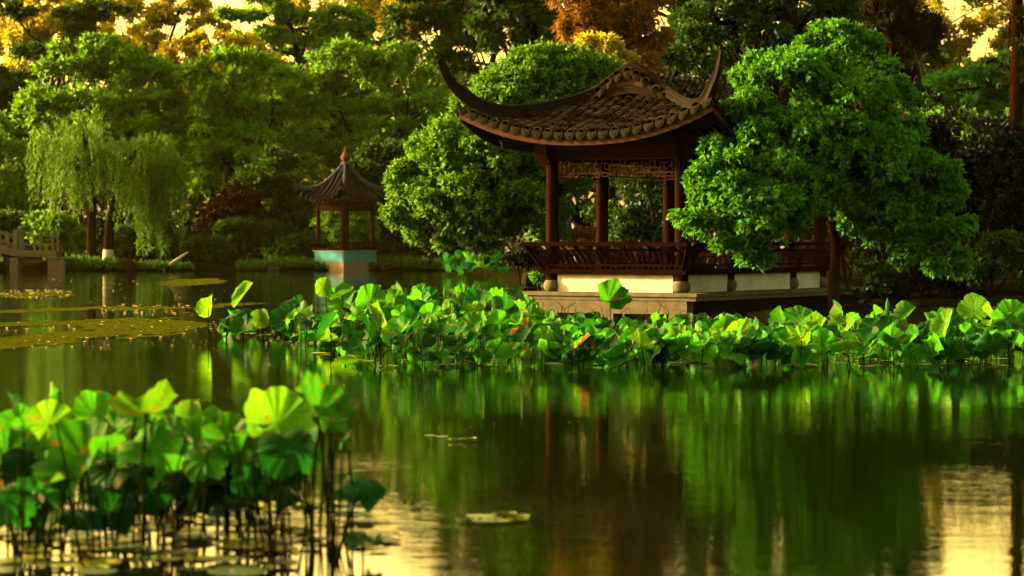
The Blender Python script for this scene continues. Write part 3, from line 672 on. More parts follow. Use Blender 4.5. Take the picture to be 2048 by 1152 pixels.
# ------------------------------------------------------------------ the stone bridge at the left edge
BY = 130.2
bx = lambda px: P(px, 0, BY)[0]
bz = lambda py: P(0, py, BY)[2]
br = thing('stone_bridge', 'grey stone footbridge with low post and rail parapet at the left edge of the pond', 'bridge', (bx(40), BY, 0))
def rel(px, py, dy=0): return np.array([bx(px) - bx(40), dy, bz(py)])
mb = MB(); D = [(-160, 455), (-20, 489), (0, 498), (30, 505), (113, 507)]
mb.sweep([rel(a, b_, .8) for a, b_ in D], [(-.9, -.2), (-.9, .12), (.9, .12), (.9, -.2)]); mb.build('deck', M['bridge'], br, 30)
for x in (27, 103, -60, -140):
    mb = MB(); mb.box((bx(x) - bx(40), .8, (bz(516) - 1.0) / 2), (.42, 1.5, bz(516) + 1.0)); mb.build('pier', M['bridge'], br)
for dy in (0, 1.6):
    for x, t, b_ in ((-100, 438, 470), (-45, 448, 482), (0, 462, 497), (16, 470, 500), (31, 459, 504), (69, 472, 504), (105, 470, 504)):
        mb = MB(); w = .24 if x == 31 else .13; mb.box(((bx(x) - bx(40)), dy, (bz(t) + bz(b_)) / 2), (w, w, bz(t) - bz(b_))); mb.build('post', M['bridge'], br)
    for A, B_ in (((-160, 425), (0, 465)), ((0, 465), (31, 478)), ((31, 471), (105, 471)), ((-160, 443), (0, 483)), ((0, 483), (31, 494)), ((31, 489), (105, 489))):
        mb = MB(); mb.bar(rel(*A, dy), rel(*B_, dy), .08, .08); mb.build('rail', M['bridge'], br)
# abutment where it lands
mb = MB(); mb.box((bx(119) - bx(40), .8, .1), (.5, 1.7, .9)); mb.build('abutment', M['bridge'], br)

# ------------------------------------------------------------------ rocks, log, bank stones
def rock(name, label, c, size, seed, group=None):
    r = np.random.default_rng(seed); th, ph = np.meshgrid(np.linspace(0, 2 * math.pi, 13)[:-1], np.linspace(0, math.pi, 8), indexing='ij')
    d = np.stack([np.cos(th) * np.sin(ph), np.sin(th) * np.sin(ph), np.cos(ph)], 2)
    d = np.sign(d) * np.abs(d) ** .7
    k = 1 + .35 * (vnoise(d[..., 0] * 2.1 + seed * 3, d[..., 1] * 2.1 + d[..., 2] * 1.7, seed) - .5)
    V = d * k[..., None] * np.asarray(size) / 2
    a, b_ = V.shape[:2]; mb = MB(); mb.add(V.reshape(-1, 3), [(i * b_ + j, i * b_ + j + 1, ((i + 1) % a) * b_ + j + 1, ((i + 1) % a) * b_ + j) for i in range(a) for j in range(b_ - 1)])
    o = mb.build(name, M['rock'], None, 25); o.location = c; o.rotation_euler = (0, 0, r.uniform(0, 3)); return tag(o, label, 'rock', group)
rk = 'rocks stacked beside the pavilion platform'
rock('rock', 'tall grey block of rock beside the left corner of the pavilion', P(1066, 562, 53.6), (.5, .5, .42), 1, rk)
rock('rock', 'pale flat rock lying under the grey block beside the pavilion', P(1052, 583, 53.2), (.5, .5, .2), 2, rk)
rock('rock', 'low mossy rock at the waterline left of the pavilion platform', P(1038, 597, 52.9), (.42, .5, .35), 3, rk)
rock('rock', 'small dark rock tucked under the left end of the platform slab', P(1028, 612, 52.6), (.5, .5, .4), 4, rk)
for i, (px, py, sz, lb) in enumerate(((253, 533, (1.0, .8, .8), 'brown boulder at the waterline below the willows'), (600, 533, (1.5, .8, .35), 'flat pale stone left of the small pavilion base'), (785, 533, (1.3, .8, .4), 'flat pale stone right of the small pavilion base'), (555, 538, (1.2, .6, .3), 'low stone of the far bank by the grass clump'), (330, 540, (1.0, .6, .3), 'low dark stone of the far bank below the leaning log'))):
    rock('rock', lb, P(px, py, 130.6), sz, 11 + i, 'stones along the far bank')
for i, (px, py, Y, sz, lb) in enumerate(((1745, 612, 51.5, (.7, .6, .3), 'dark rounded rock on the bank right of the camphor tree trunk'), (1840, 614, 50.5, (.9, .6, .25), 'long dark rock under the shrubs behind the lotus bed'), (1950, 618, 49.5, (.7, .6, .25), 'dark rock near the right edge behind the lotus bed'))):
    rock('rock', lb, P(px, py, Y), sz, 31 + i, 'rocks on the dark right bank')
lg = MB(); lg.tube([P(338, 530, 131.0), P(350, 522, 131.1), P(362, 514, 131.2), P(376, 504, 131.4)], [.07, .09, .08, .04], 8); tag(lg.build('leaning_log', M['log'], None, 60), 'pale bleached log leaning out of the far bank', 'log')
#@@
M['goldk'] = leaf_mat('gold_glow_olive_leaf', (.025, .026, .0012), (.08, .065, .003), (.16, .13, .005), .45)  # golden glow behind the nearer trees, painted as leaf colour
# ------------------------------------------------------------------ trees near the pavilion
def base_at(px, Y, dz=-.05):
    x = P(px, 0, Y)[0]; return np.array([x, Y, gz(x, Y) + dz])
def near_kw(**k): return dict(dict(droop=.75, sub_r=(.30, .46), flat=.75, top=.62, out=.75, spread=1.5), **k)

Y = 50.6
lobes = pxlobes([(1668, 95, 58, 42, .3), (1728, 125, 62, 55, .3), (1680, 170, 85, 60, -.2), (1530, 165, 52, 62, -.2), (1582, 205, 85, 85, -.5), (1690, 250, 120, 80, -.7), (1775, 235, 62, 62, .3),
                 (1790, 300, 62, 62, 0), (1440, 262, 42, 34, -.6), (1500, 270, 75, 60, -.9), (1590, 300, 100, 70, -1.1), (1700, 345, 105, 70, -1.0), (1800, 375, 95, 62, -.4),
                 (1480, 365, 90, 52, -1.5), (1420, 430, 58, 52, -1.5), (1500, 440, 105, 62, -1.8), (1560, 395, 75, 60, -1.7), (1490, 505, 52, 42, -1.5), (1570, 450, 55, 40, -1.5),
                 (1858, 440, 72, 72, 0), (1780, 440, 80, 60, -.4), (1860, 510, 62, 45, 0), (1790, 505, 62, 40, -.2), (1735, 400, 60, 50, -.4), (1700, 460, 32, 30, 0)], Y)
lobes = [q[:3] + tuple(v * 1.16 for v in q[3:]) for q in lobes]
b0 = base_at(1667, 51.2)
tree('camphor_tree', 'bright green camphor tree with layered drooping leaf clumps in front of the pavilion right side', 'tree', b0, lobes, 'camphor', 260, 11500, 9, .125, .068, .11,
     trunk_pts=[b0 + (0, 0, -.3), P(1667, 560, 51.2), P(1672, 500, 51.2), P(1664, 445, 51.1), P(1668, 380, 51), P(1676, 300, 50.9), P(1680, 200, 50.9), P(1685, 130, 50.9)], **near_kw())
Y = 60.5
lobes = pxlobes([(1080, 165, 70, 62, .3), (1010, 210, 85, 68, 0), (1130, 190, 75, 75, .4), (955, 265, 78, 62, -.3), (1060, 260, 95, 75, -.2), (885, 320, 75, 58, -.6), (960, 345, 85, 65, -1), (1050, 350, 80, 70, -.5),
                 (835, 375, 62, 52, -.8), (900, 405, 80, 55, -1.3), (990, 420, 85, 58, -1.2), (815, 430, 48, 40, -.8), (870, 462, 68, 42, -1), (960, 475, 75, 36, -1), (1050, 440, 70, 60, -.6), (1130, 330, 65, 70, .4), (1120, 420, 50, 70, .6), (930, 300, 70, 60, -.5), (1000, 300, 80, 60, -.6), (880, 385, 60, 50, -.9), (940, 430, 80, 50, -1.1)], Y)
lobes = [(q[0] + .17,) + tuple(q[1:]) for q in lobes]
lobes = [q[:3] + tuple(v * 1.14 for v in q[3:]) for q in lobes]
b0 = base_at(1172, 61.5)
tree('camphor_tree', 'broad rounded yellow-green camphor tree behind the left end of the pavilion', 'tree', b0, lobes, 'camphor2', 300, 13500, 9, .125, .062, .17,
     trunk_pts=[b0 + (0, 0, -.3), P(1172, 455, 61.4), P(1150, 425, 61.3), P(1120, 395, 61.2), P(1095, 330, 61), P(1080, 250, 60.8), P(1075, 180, 60.7)], **near_kw(droop=.55))
lobes = pxlobes([(1190, 115, 58, 40), (1235, 150, 45, 40), (1150, 160, 60, 45), (1215, 200, 60, 40), (1180, 230, 60, 60)], 66)
tree('gold_lit_tree', 'tree with golden sunlight painted into its leaves just left of the pavilion gable', 'tree', base_at(1200, 66.3), lobes, 'gold', 60, 2300, 8, .14, .065, .12, **near_kw(droop=.4))
lobes = pxlobes([(1385, 105, 55, 50, -.8), (1425, 50, 75, 60, -.8), (1500, 80, 75, 65, -.5), (1470, 10, 100, 70, 0), (1580, 45, 90, 80, 0), (1640, 20, 70, 70, .4), (1560, -70, 140, 80, .3), (1590, 130, 80, 50, .3), (1440, 140, 50, 30, 0), (1680, 80, 50, 70, .6), (1450, -60, 70, 60, 0), (1540, -160, 110, 80, .5), (1440, -230, 110, 80, .6), (1600, -250, 120, 90, .8), (1520, -340, 120, 90, .6), (1650, -140, 90, 80, .5), (1560, -450, 120, 90, .6)], 67)
tree('evergreen_tree', 'dense dark evergreen tree with gold lit left flank above the pavilion roof', 'tree', base_at(1540, 67.6), lobes, 'dark', 170, 6000, 9, .15, .075, .25, droop=.35, sub_r=(.3, .46), flat=.8, top=.55)
lobes = pxlobes([(1180, 60, 60, 50), (1240, 30, 60, 60), (1290, 70, 45, 60), (1270, 140, 50, 60), (1150, 5, 50, 50), (1200, -50, 80, 60), (1290, -40, 60, 70), (1330, 20, 35, 60), (1230, -140, 90, 70), (1215, 170, 60, 60)], 90)
tree('bronze_conifer', 'bronze orange feathery conifer glowing between the gold lit tree and the evergreen', 'tree', base_at(1250, 90), lobes, 'bronze', 100, 4600, 9, .3, .06, .25, 'redbark', droop=1.0, sub_r=(.3, .45), flat=1.0, top=.4)
# small growth behind the pavilion
def shrub(name, label, base, lobes, mat, n_sub, n_cl, per, leaf, wid, group=None, cat='shrub', **kw):
    base = np.asarray(base, float); t = thing(name, label, cat, base, group=group); lo = np.asarray(lobes, float).copy(); lo[:, :3] -= base
    link('foliage', quads_mesh('foliage', crown_quads(lo, n_sub, n_cl, per, leaf, wid, **kw), M[mat]), t)
    mb = MB()
    for q in lo: mb.tube(limb_path((0, 0, -.3), q[:3], .08, 6), np.linspace(.06, .02, 6), 6)
    mb.build('stem', M['bark'], t, 60); return t
sk = dict(droop=.35, sub_r=(.3, .48), flat=.85, top=.5)
shrub('shrub', 'dark glossy shrub seen between the pavilion columns', base_at(1280, 63), pxlobes([(1280, 400, 55, 55), (1260, 450, 50, 50), (1310, 450, 45, 55), (1290, 350, 50, 40), (1280, 490, 70, 40)], 63), 'dark', 50, 1300, 8, .12, .06, **sk)
shrub('shrub', 'brownish low shrub behind the bench at the left of the pavilion', base_at(1150, 60.6), pxlobes([(1130, 500, 45, 28), (1175, 490, 45, 28)], 60.6), 'bronze', 16, 300, 8, .09, .03, **sk)
shrub('shrub', 'brownish green shrub by the rocks left of the platform', base_at(1040, 61.5), pxlobes([(1035, 530, 30, 26), (1060, 515, 26, 26)], 61.5), 'bush', 16, 420, 8, .09, .035, **sk)
shrub('young_sapling', 'bright leafy sapling growing in front of the grey rock by the platform corner', P(1078, 584, 53.0), pxlobes([(1078, 563, 17, 15)], 53.0), 'camphor', 6, 60, 7, .09, .04, cat='plant', **sk)
hd = 'dark shrubs filling the bank behind and right of the pavilion'
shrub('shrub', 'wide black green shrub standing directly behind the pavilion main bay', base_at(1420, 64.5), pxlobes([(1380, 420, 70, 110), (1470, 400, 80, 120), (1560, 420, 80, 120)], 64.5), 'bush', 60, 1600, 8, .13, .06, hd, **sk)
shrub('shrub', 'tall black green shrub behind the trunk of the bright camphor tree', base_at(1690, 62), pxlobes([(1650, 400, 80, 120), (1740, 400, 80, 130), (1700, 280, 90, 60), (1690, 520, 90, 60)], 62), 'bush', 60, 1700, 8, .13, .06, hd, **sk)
shrub('shrub', 'shrub with painted bronze lit leaves right of the bright camphor tree under the cedar boughs', base_at(1900, 58.5), pxlobes([(1870, 290, 60, 45), (1930, 270, 70, 45), (1900, 350, 90, 60), (1880, 430, 70, 80), (1940, 430, 60, 80)], 58.5), 'bush', 80, 2200, 8, .13, .055, hd, **sk)
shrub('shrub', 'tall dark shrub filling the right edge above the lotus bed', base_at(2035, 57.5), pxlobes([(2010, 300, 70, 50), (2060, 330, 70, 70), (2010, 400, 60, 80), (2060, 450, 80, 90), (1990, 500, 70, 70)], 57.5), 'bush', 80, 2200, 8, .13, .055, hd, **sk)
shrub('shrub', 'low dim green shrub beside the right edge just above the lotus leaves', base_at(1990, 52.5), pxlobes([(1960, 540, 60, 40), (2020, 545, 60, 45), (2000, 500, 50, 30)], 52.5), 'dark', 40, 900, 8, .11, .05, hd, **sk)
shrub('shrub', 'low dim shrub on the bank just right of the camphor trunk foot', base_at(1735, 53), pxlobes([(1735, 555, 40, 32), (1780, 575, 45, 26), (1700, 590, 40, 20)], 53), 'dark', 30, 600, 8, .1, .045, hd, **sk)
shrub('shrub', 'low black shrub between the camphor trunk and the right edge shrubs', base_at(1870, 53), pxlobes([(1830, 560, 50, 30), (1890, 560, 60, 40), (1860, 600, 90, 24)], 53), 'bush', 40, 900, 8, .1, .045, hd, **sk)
# pines and cedar on the right
pg = 'reddish trunked pines at the right'
pl = [(1745, 60, 55, 26), (1835, 120, 45, 26), (1720, 150, 40, 24), (1840, 75, 40, 22), (1800, 20, 50, 26), (1760, -60, 70, 30), (1820, -40, 45, 28), (1800, -170, 90, 60), (1830, 190, 40, 20), (1810, 95, 50, 26), (1770, 15, 50, 26), (1835, 55, 40, 24)]
tree('pine_tree', 'large pine with thick reddish trunk behind the top right of the camphor tree', 'tree', base_at(1800, 73), pxlobes(pl, 73, 1.2), 'pine', 90, 1700, 11, .3, .026, .36, 'redbark', pg, limbs=2, trunk_pts=[base_at(1828, 73), P(1825, 300, 73), P(1815, 150, 73), P(1802, 0, 73), P(1795, -200, 73)], droop=.1, sub_r=(.3, .5), flat=.6, top=.5, spread=.6, out=1.2)
pl = [(2050, 90, 45, 26), (2070, 30, 40, 24), (2075, 150, 50, 30), (2080, -70, 50, 40), (2085, -150, 60, 40)]
tree('pine_tree', 'pine with bright red brown trunk cut by the right edge', 'tree', base_at(2036, 75), pxlobes(pl, 75, 1.2), 'pine', 60, 950, 11, .3, .024, .26, 'redbark', pg, limbs=3, trunk_pts=[base_at(2030, 75), P(2032, 300, 75), P(2036, 100, 75), P(2034, -100, 75), P(2036, -300, 75)], droop=.1, sub_r=(.3, .5), flat=.6, top=.5, spread=.6, out=1.2)
cl = [(1915, 165, 60, 10), (1980, 150, 60, 10), (2030, 170, 60, 11), (1900, 205, 50, 9), (1965, 195, 60, 10), (2040, 215, 60, 11), (1930, 232, 45, 9), (2010, 240, 55, 10), (1990, 120, 45, 9), (2070, 140, 60, 12)]
tree('cedar_tree', 'cedar with flat feathery blue green boughs at the right edge', 'tree', base_at(2075, 106), pxlobes(cl, 106, 5), 'cedar', 80, 2400, 9, .32, .05, .24, 'redbark', limbs=4, trunk_pts=[base_at(2075, 106), P(2075, 300, 106), P(2072, 120, 106), P(2070, 60, 106)], droop=.45, sub_r=(.25, .4), flat=.25, top=.3, spread=1.2, out=1.2)
lobes = pxlobes([(1900, 330, 90, 60), (1980, 280, 90, 70), (1870, 250, 60, 60), (1830, 330, 60, 60), (2040, 330, 70, 80)], 100)
tree('background_tree', 'pale yellow green tree glimpsed below the cedar boughs at the right', 'tree', base_at(1940, 100), lobes, 'far2', 50, 1200, 8, .22, .1, .2, droop=.4)
lobes = pxlobes([(1760, 250, 70, 70), (1850, 290, 70, 70), (1720, 180, 50, 60), (1790, 330, 100, 60)], 110)
tree('background_tree', 'olive green tree behind the reddish pine trunk', 'tree', base_at(1790, 110), lobes, 'far', 50, 1100, 8, .25, .11, .2, droop=.4)
# ------------------------------------------------------------------ the far bank
fk = dict(droop=.45, sub_r=(.26, .42), flat=.75, top=.62)
def far(name, label, px, Y, L_, mat, n_sub=90, n_cl=1300, per=7, leaf=.34, wid=.17, tr=.22, group='trees across the pond', **kw):
    n_cl = int(n_cl * 1.7); leaf *= 1.12; k = dict(fk); k.update(kw); bark = k.pop('bark', 'bark')
    return tree(name, label, 'tree', base_at(px, Y), pxlobes(L_, Y), mat, n_sub, n_cl, per, leaf, wid, tr, bark, group, **k)
far('round_tree', 'big rounded fresh green tree behind the two willows', 200, 150, [(130, 180, 75, 60), (220, 150, 85, 60), (290, 190, 75, 65), (180, 240, 110, 60), (280, 260, 90, 60), (90, 240, 60, 55), (210, 320, 140, 60), (160, 110, 60, 35)], 'far', 110, 1900)
far('round_tree', 'dark green tree with stacked clumps between the willows and the small pavilion', 470, 149, [(380, 200, 70, 60), (460, 160, 80, 60), (540, 200, 80, 65), (420, 270, 90, 60), (520, 290, 95, 65), (580, 350, 60, 60), (440, 350, 100, 60), (350, 330, 60, 60)], 'far', 110, 1900)
far('round_tree', 'wide mid green tree rising behind the small pavilion', 720, 151, [(620, 190, 70, 60), (700, 150, 85, 60), (800, 160, 85, 60), (870, 220, 70, 60), (660, 260, 85, 60), (760, 260, 95, 65), (850, 300, 70, 50), (620, 330, 50, 50), (720, 340, 100, 60)], 'far', 120, 2100)
far('leafy_tree', 'low leafy tree at the left edge above the stone bridge', 20, 141, [(20, 330, 60, 45), (60, 390, 55, 40), (-10, 400, 60, 50), (30, 440, 60, 40), (-20, 280, 50, 50)], 'far2', 60, 1100)
far('leafy_tree', 'dark tree filling the left edge below the golden canopy', 10, 156, [(20, 180, 60, 60), (40, 250, 60, 60), (-40, 220, 80, 90), (70, 130, 50, 35)], 'fardk', 60, 1000)
far('gold_lit_tree', 'tree with golden backlight in its leaf colour left of the bright sky gap', 130, 172, [(60, 90, 60, 30), (130, 60, 60, 28), (190, 85, 60, 30), (90, 130, 80, 32), (30, 40, 50, 24)], 'gold', 70, 900, leaf=.38, tr=.2)
far('gold_lit_tree', 'tree with yellow backlight in its leaf colour under the bright sky gap', 430, 160, [(370, 120, 55, 35), (430, 105, 60, 35), (490, 115, 50, 35), (350, 160, 50, 40), (450, 160, 80, 40), (520, 145, 50, 30)], 'gold', 70, 1000)
far('layered_tree', 'tall tree with flat layered green boughs left of the top centre', 590, 166, [(470, 40, 60, 18), (550, 25, 60, 18), (620, 50, 70, 20), (520, 75, 60, 18), (590, 95, 70, 20), (680, 40, 60, 20), (680, 90, 70, 22), (560, -10, 80, 20), (730, 70, 50, 26)], 'far', 90, 1300, flat=.4, tr=.25)
far('layered_tree', 'open crowned tree with sparse leaves coloured as backlit across the bright sky gap', 300, 178, [(230, 20, 60, 22), (300, 50, 60, 22), (360, 20, 60, 24), (410, 55, 50, 22), (270, 85, 60, 22), (160, 25, 60, 22), (90, 10, 50, 20)], 'gold', 70, 820, leaf=.36, flat=.5, tr=.25)
far('layered_tree', 'dark leaved tree with level boughs in the top left corner', 100, 163, [(130, 35, 60, 16), (200, 20, 60, 16), (30, 20, 50, 18), (170, 60, 40, 14)], 'fardk', 40, 420, flat=.4, tr=.25)
far('background_tree', 'dim olive tree left of the pavilion horn at the top', 900, 135, [(880, 60, 60, 50), (940, 100, 60, 50), (830, 60, 60, 50), (900, 150, 60, 50), (860, -10, 60, 40), (950, 30, 60, 50), (930, -60, 60, 60), (1000, -40, 70, 70), (980, -130, 80, 70), (1070, -110, 80, 70), (1060, -200, 90, 80)], 'fardk', 120, 2000, leaf=.3)
far('background_tree', 'dim brown green tree behind the top of the rounded camphor', 1050, 112, [(1000, 50, 60, 60), (1070, 30, 60, 60), (1100, 80, 50, 50), (1030, 110, 70, 50), (960, 20, 50, 50), (1020, -50, 90, 60), (1110, -30, 60, 60), (1060, -140, 110, 60), (960, -90, 70, 60), (1000, -220, 100, 70), (1100, -260, 100, 80), (1040, -340, 90, 70)], 'fardk', 100, 1500, leaf=.28, bark='redbark')
far('background_tree', 'tall dim tree standing behind the bronze conifer', 1350, 118, [(1250, -60, 100, 90), (1380, -80, 100, 90), (1330, 40, 120, 90), (1320, 160, 140, 90), (1430, 90, 110, 90), (1540, 160, 120, 90), (1650, 110, 110, 90), (1700, 220, 110, 90), (1560, 280, 140, 90), (1450, -120, 120, 80), (1600, -100, 120, 80), (1350, -200, 140, 80), (1150, -220, 120, 80), (1500, -260, 140, 90), (1650, -220, 120, 90), (1400, -360, 140, 100), (1600, -380, 140, 100), (1150, -120, 110, 90), (1050, -180, 110, 90), (1480, -480, 160, 100), (1300, -300, 140, 90), (1700, -320, 100, 100), (1250, -420, 130, 100), (1700, -120, 80, 90)], 'fardk', 190, 4600, leaf=.32)
far('maple_tree', 'small maroon leaved maple in the shade between willow and small pavilion', 440, 138, [(420, 430, 45, 35), (470, 420, 50, 40), (440, 470, 60, 30), (520, 450, 40, 30)], 'maple', 40, 800, leaf=.24)
far('leafy_tree', 'leafy green tree behind the turquoise based pavilion left column', 600, 141, [(570, 400, 45, 40), (540, 350, 50, 50), (600, 440, 40, 35), (500, 390, 40, 40)], 'fardk', 50, 900, leaf=.28)
far('leafy_tree', 'dark tree between the small pavilion and the rounded camphor', 800, 140, [(790, 400, 60, 50), (770, 330, 60, 50), (830, 350, 60, 60), (720, 380, 60, 50), (810, 460, 70, 40), (700, 440, 60, 40)], 'fardk', 70, 1200, leaf=.28)

def willow(label, px, Y, heads, strands, tr, tp, limed=False):
    base = base_at(px, Y); t = thing('willow_tree', label, 'tree', base, group='willows leaning over the far bank'); C = []; Dd = []
    hs = [(P(a, b_, Y + dy), r / F * Y, h / F * Y) for a, b_, r, h, dy in heads]
    for c, r, h in hs:
        for _ in range(strands):
            d = rand_dirs(1)[0]; p = c + d * np.array([r, r, r * .55]) * rng.uniform(.4, 1) ** .5; o = d * np.array([1, 1, 0]); ln = h * (rng.uniform(.2, .62) if rng.random() < .9 else rng.uniform(.6, 1.0)); n = int(ln / .16) + 2
            q = np.linspace(0, 1, n)[:, None]; sw = rng.normal(0, .1, 3) * np.array([1, 1, 0])
            path = p + o * .7 * np.sqrt(q) * .8 + sw * q + np.array([0, 0, -1.]) * ln * q + np.array([0, 0, .5]) * np.sin(np.minimum(q * 3, 1) * math.pi)
            path = np.repeat(path, 3, 0) + rng.normal(0, .05, (n * 3, 3)); C.append(path); dd = rng.normal(0, .45, (n * 3, 3)); dd[:, 2] -= 1; Dd.append(dd)
    C = np.concatenate(C) - base; Dd = np.concatenate(Dd)
    C[:, 2] = np.maximum(C[:, 2], .15 - base[2])
    link('crown', quads_mesh('crown', leaf_quads(C, Dd, rng.uniform(.18, .34, len(C)), .055), M['willow']), t)
    mb = MB(); tp = [P(a, b_, Y) - base for a, b_ in tp]; mb.tube([(0, 0, -.4)] + tp, np.linspace(tr * 1.2, tr * .45, len(tp) + 1), 9)
    for c, r, h in hs: mb.tube(limb_path(tp[-2], c - base, .1, 6), np.linspace(tr * .5, tr * .12, 6), 6)
    o = mb.build('trunk', M['bark'], t, 60)
    if limed:
        mb = MB(); q = np.array(tp[0]); mb.tube([(0, 0, -.1), (q * .35)], [tr * 1.28, tr * 1.2], 12); mb.build('limewash_band', M['limed'], o, 60)
willow('willow with plain dark trunk and bright hanging strands above the bridge end', 183, 134, [(105, 275, 42, 150, 0), (165, 250, 50, 170, -.5), (205, 300, 30, 150, 0), (135, 320, 40, 150, -.8)], 45, .24, [(182, 450), (185, 390), (178, 330), (170, 280)])
willow('willow with whitewashed trunk foot and long trailing strands', 216, 133.2, [(262, 295, 36, 190, -.4), (305, 285, 40, 210, -.6), (338, 320, 22, 190, 0), (282, 340, 30, 190, -1), (302, 330, 9, 320, -1.2)], 45, .24, [(218, 450), (232, 390), (250, 340), (275, 300)], True)
fb = 'dark shrubs along the far bank'
for px, Y, L_, mat, lb in (
    (-30, 137, [(-40, 470, 60, 40), (20, 460, 50, 40)], 'fardk', 'dark shrub behind the railing of the stone bridge'),
    (110, 136, [(100, 470, 50, 40), (145, 480, 40, 35)], 'far', 'green shrub between the bridge end and the plain willow trunk'),
    (270, 135, [(255, 490, 40, 35), (300, 480, 50, 40), (330, 500, 40, 28)], 'fardk', 'dark shrub right of the whitewashed willow trunk'),
    (390, 134, [(370, 505, 45, 26), (420, 505, 45, 26)], 'fardk', 'low dark shrub behind the leaning log'),
    (500, 137, [(480, 470, 50, 30), (540, 480, 50, 30)], 'fardk', 'dim shrub in the gap left of the small pavilion'),
    (590, 136, [(575, 500, 40, 22), (610, 495, 30, 24)], 'fardk', 'low shrub touching the left side of the turquoise base'),
    (690, 139, [(660, 470, 40, 35), (720, 470, 45, 38)], 'far', 'green shrub seen through the small pavilion'),
    (800, 136, [(785, 500, 40, 30), (840, 500, 50, 35)], 'bush', 'near black shrub right of the turquoise base'),
    (930, 132, [(890, 490, 60, 40), (960, 490, 70, 40), (1010, 480, 50, 45)], 'bush', 'near black shrub behind the far lotus clump')):
    shrub('shrub', lb, base_at(px, Y), pxlobes(L_, Y), mat, 40, 700, 7, .26, .12, fb, **sk)
far('gold_lit_tree', 'tree with golden backlight in its leaf colour between the layered boughs at the top', 660, 188, [(560, 20, 60, 30), (640, 0, 60, 34), (720, 30, 60, 34), (800, 10, 60, 34), (600, 70, 60, 30), (690, 75, 60, 30), (860, 40, 60, 34)], 'gold', 80, 1300, leaf=.38)
far('gold_lit_tree', 'tree with golden backlight in its leaf colour filling the upper left corner behind dark boughs', 60, 190, [(10, 20, 60, 30), (80, 0, 60, 30), (150, 20, 60, 30), (20, 90, 60, 34), (120, 70, 60, 34), (210, 110, 60, 30), (280, 120, 60, 30), (210, 40, 40, 26)], 'gold', 90, 1500, leaf=.38)
far('gold_lit_tree', 'olive tree with golden glow in its leaf colour behind the pines in the upper right', 1900, 188, [(1740, 60, 60, 40), (1820, 80, 60, 36), (1900, 75, 60, 34), (1980, 70, 60, 34), (2050, 80, 60, 36), (1930, 130, 70, 40), (1850, 150, 70, 40), (2010, 150, 70, 40), (1880, 200, 80, 40), (1980, 215, 80, 40), (1780, 150, 60, 40), (2070, 190, 60, 50), (1750, 10, 60, 36)], 'goldk', 110, 1900, leaf=.42)
far('gold_lit_tree', 'dim tree with golden glow in its leaf colour between far trees and bronze conifer', 980, 158, [(830, 10, 60, 40), (900, 20, 60, 40), (970, 0, 60, 40), (1040, 20, 60, 40), (1110, 0, 60, 40), (860, 70, 60, 36), (1000, 70, 70, 40), (1090, 80, 60, 40), (790, 50, 50, 34)], 'goldk', 80, 1400, leaf=.36)
far('background_tree', 'dim tree behind the pine trunk at the upper right', 1760, 103, [(1720, 40, 60, 50), (1780, 60, 50, 50), (1730, 120, 60, 50), (1790, 190, 60, 50), (1700, -30, 60, 50), (1860, 230, 70, 30)], 'fardk', 70, 1100, leaf=.28)
far('gold_lit_tree', 'thin crown coloured golden as backlit, sky showing through, at the top right corner', 1930, 196, [(1840, 25, 60, 30), (1910, 5, 60, 30), (1980, 25, 60, 30), (2050, 10, 60, 30), (1880, -40, 60, 24), (2010, -45, 60, 24)], 'gold', 50, 330, leaf=.4, flat=.5)
# continuous wood behind everything
C = []; n = 4200
xs = rng.uniform(-50, 66, n); ys = rng.uniform(178, 198, n); top = 12.4 + 3.2 * vnoise(xs * .12, ys * 0, 9) - np.where(xs < -17, 1.6, 0)
c = np.stack([xs, ys, .5 + top * rng.random(n) ** .7], 1); c = np.repeat(c, 14, 0) + rng.normal(0, .9, (n * 14, 3)); d = rand_dirs(len(c)); d[:, 2] -= .4
tag(link('distant_woodland', quads_mesh('distant_woodland', leaf_quads(c, d, .75, .45), M['fardk'])), 'dim unbroken wood behind the far trees', kind='stuff')
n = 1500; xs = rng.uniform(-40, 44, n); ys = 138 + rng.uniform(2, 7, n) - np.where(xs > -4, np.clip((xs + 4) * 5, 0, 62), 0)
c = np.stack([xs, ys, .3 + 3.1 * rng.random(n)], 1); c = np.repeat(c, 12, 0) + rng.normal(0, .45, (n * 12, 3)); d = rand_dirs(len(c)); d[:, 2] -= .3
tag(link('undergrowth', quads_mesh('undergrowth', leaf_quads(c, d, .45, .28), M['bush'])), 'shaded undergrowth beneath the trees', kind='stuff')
# grass on the banks
xs = rng.uniform(-34, -2, 9000); ys = np.interp(xs, shore[:, 0], shore[:, 1]) + rng.gamma(1.5, .6, 9000)
k = (vnoise(xs * .45, ys * .3, 21) > .38) | ((xs > -14.5) & (xs < -11)); xs, ys = xs[k], ys[k]
zz = ground_z(xs, ys); d = rng.normal(0, .35, (len(xs), 3)); d[:, 2] = 1; d[:, 1] -= .3
tag(link('bank_grass', quads_mesh('bank_grass', leaf_quads(np.stack([xs, ys, zz - .03], 1), d, rng.uniform(.2, .55, len(xs)), .06), M['grass'])), 'rough green grass along the far bank', kind='stuff')
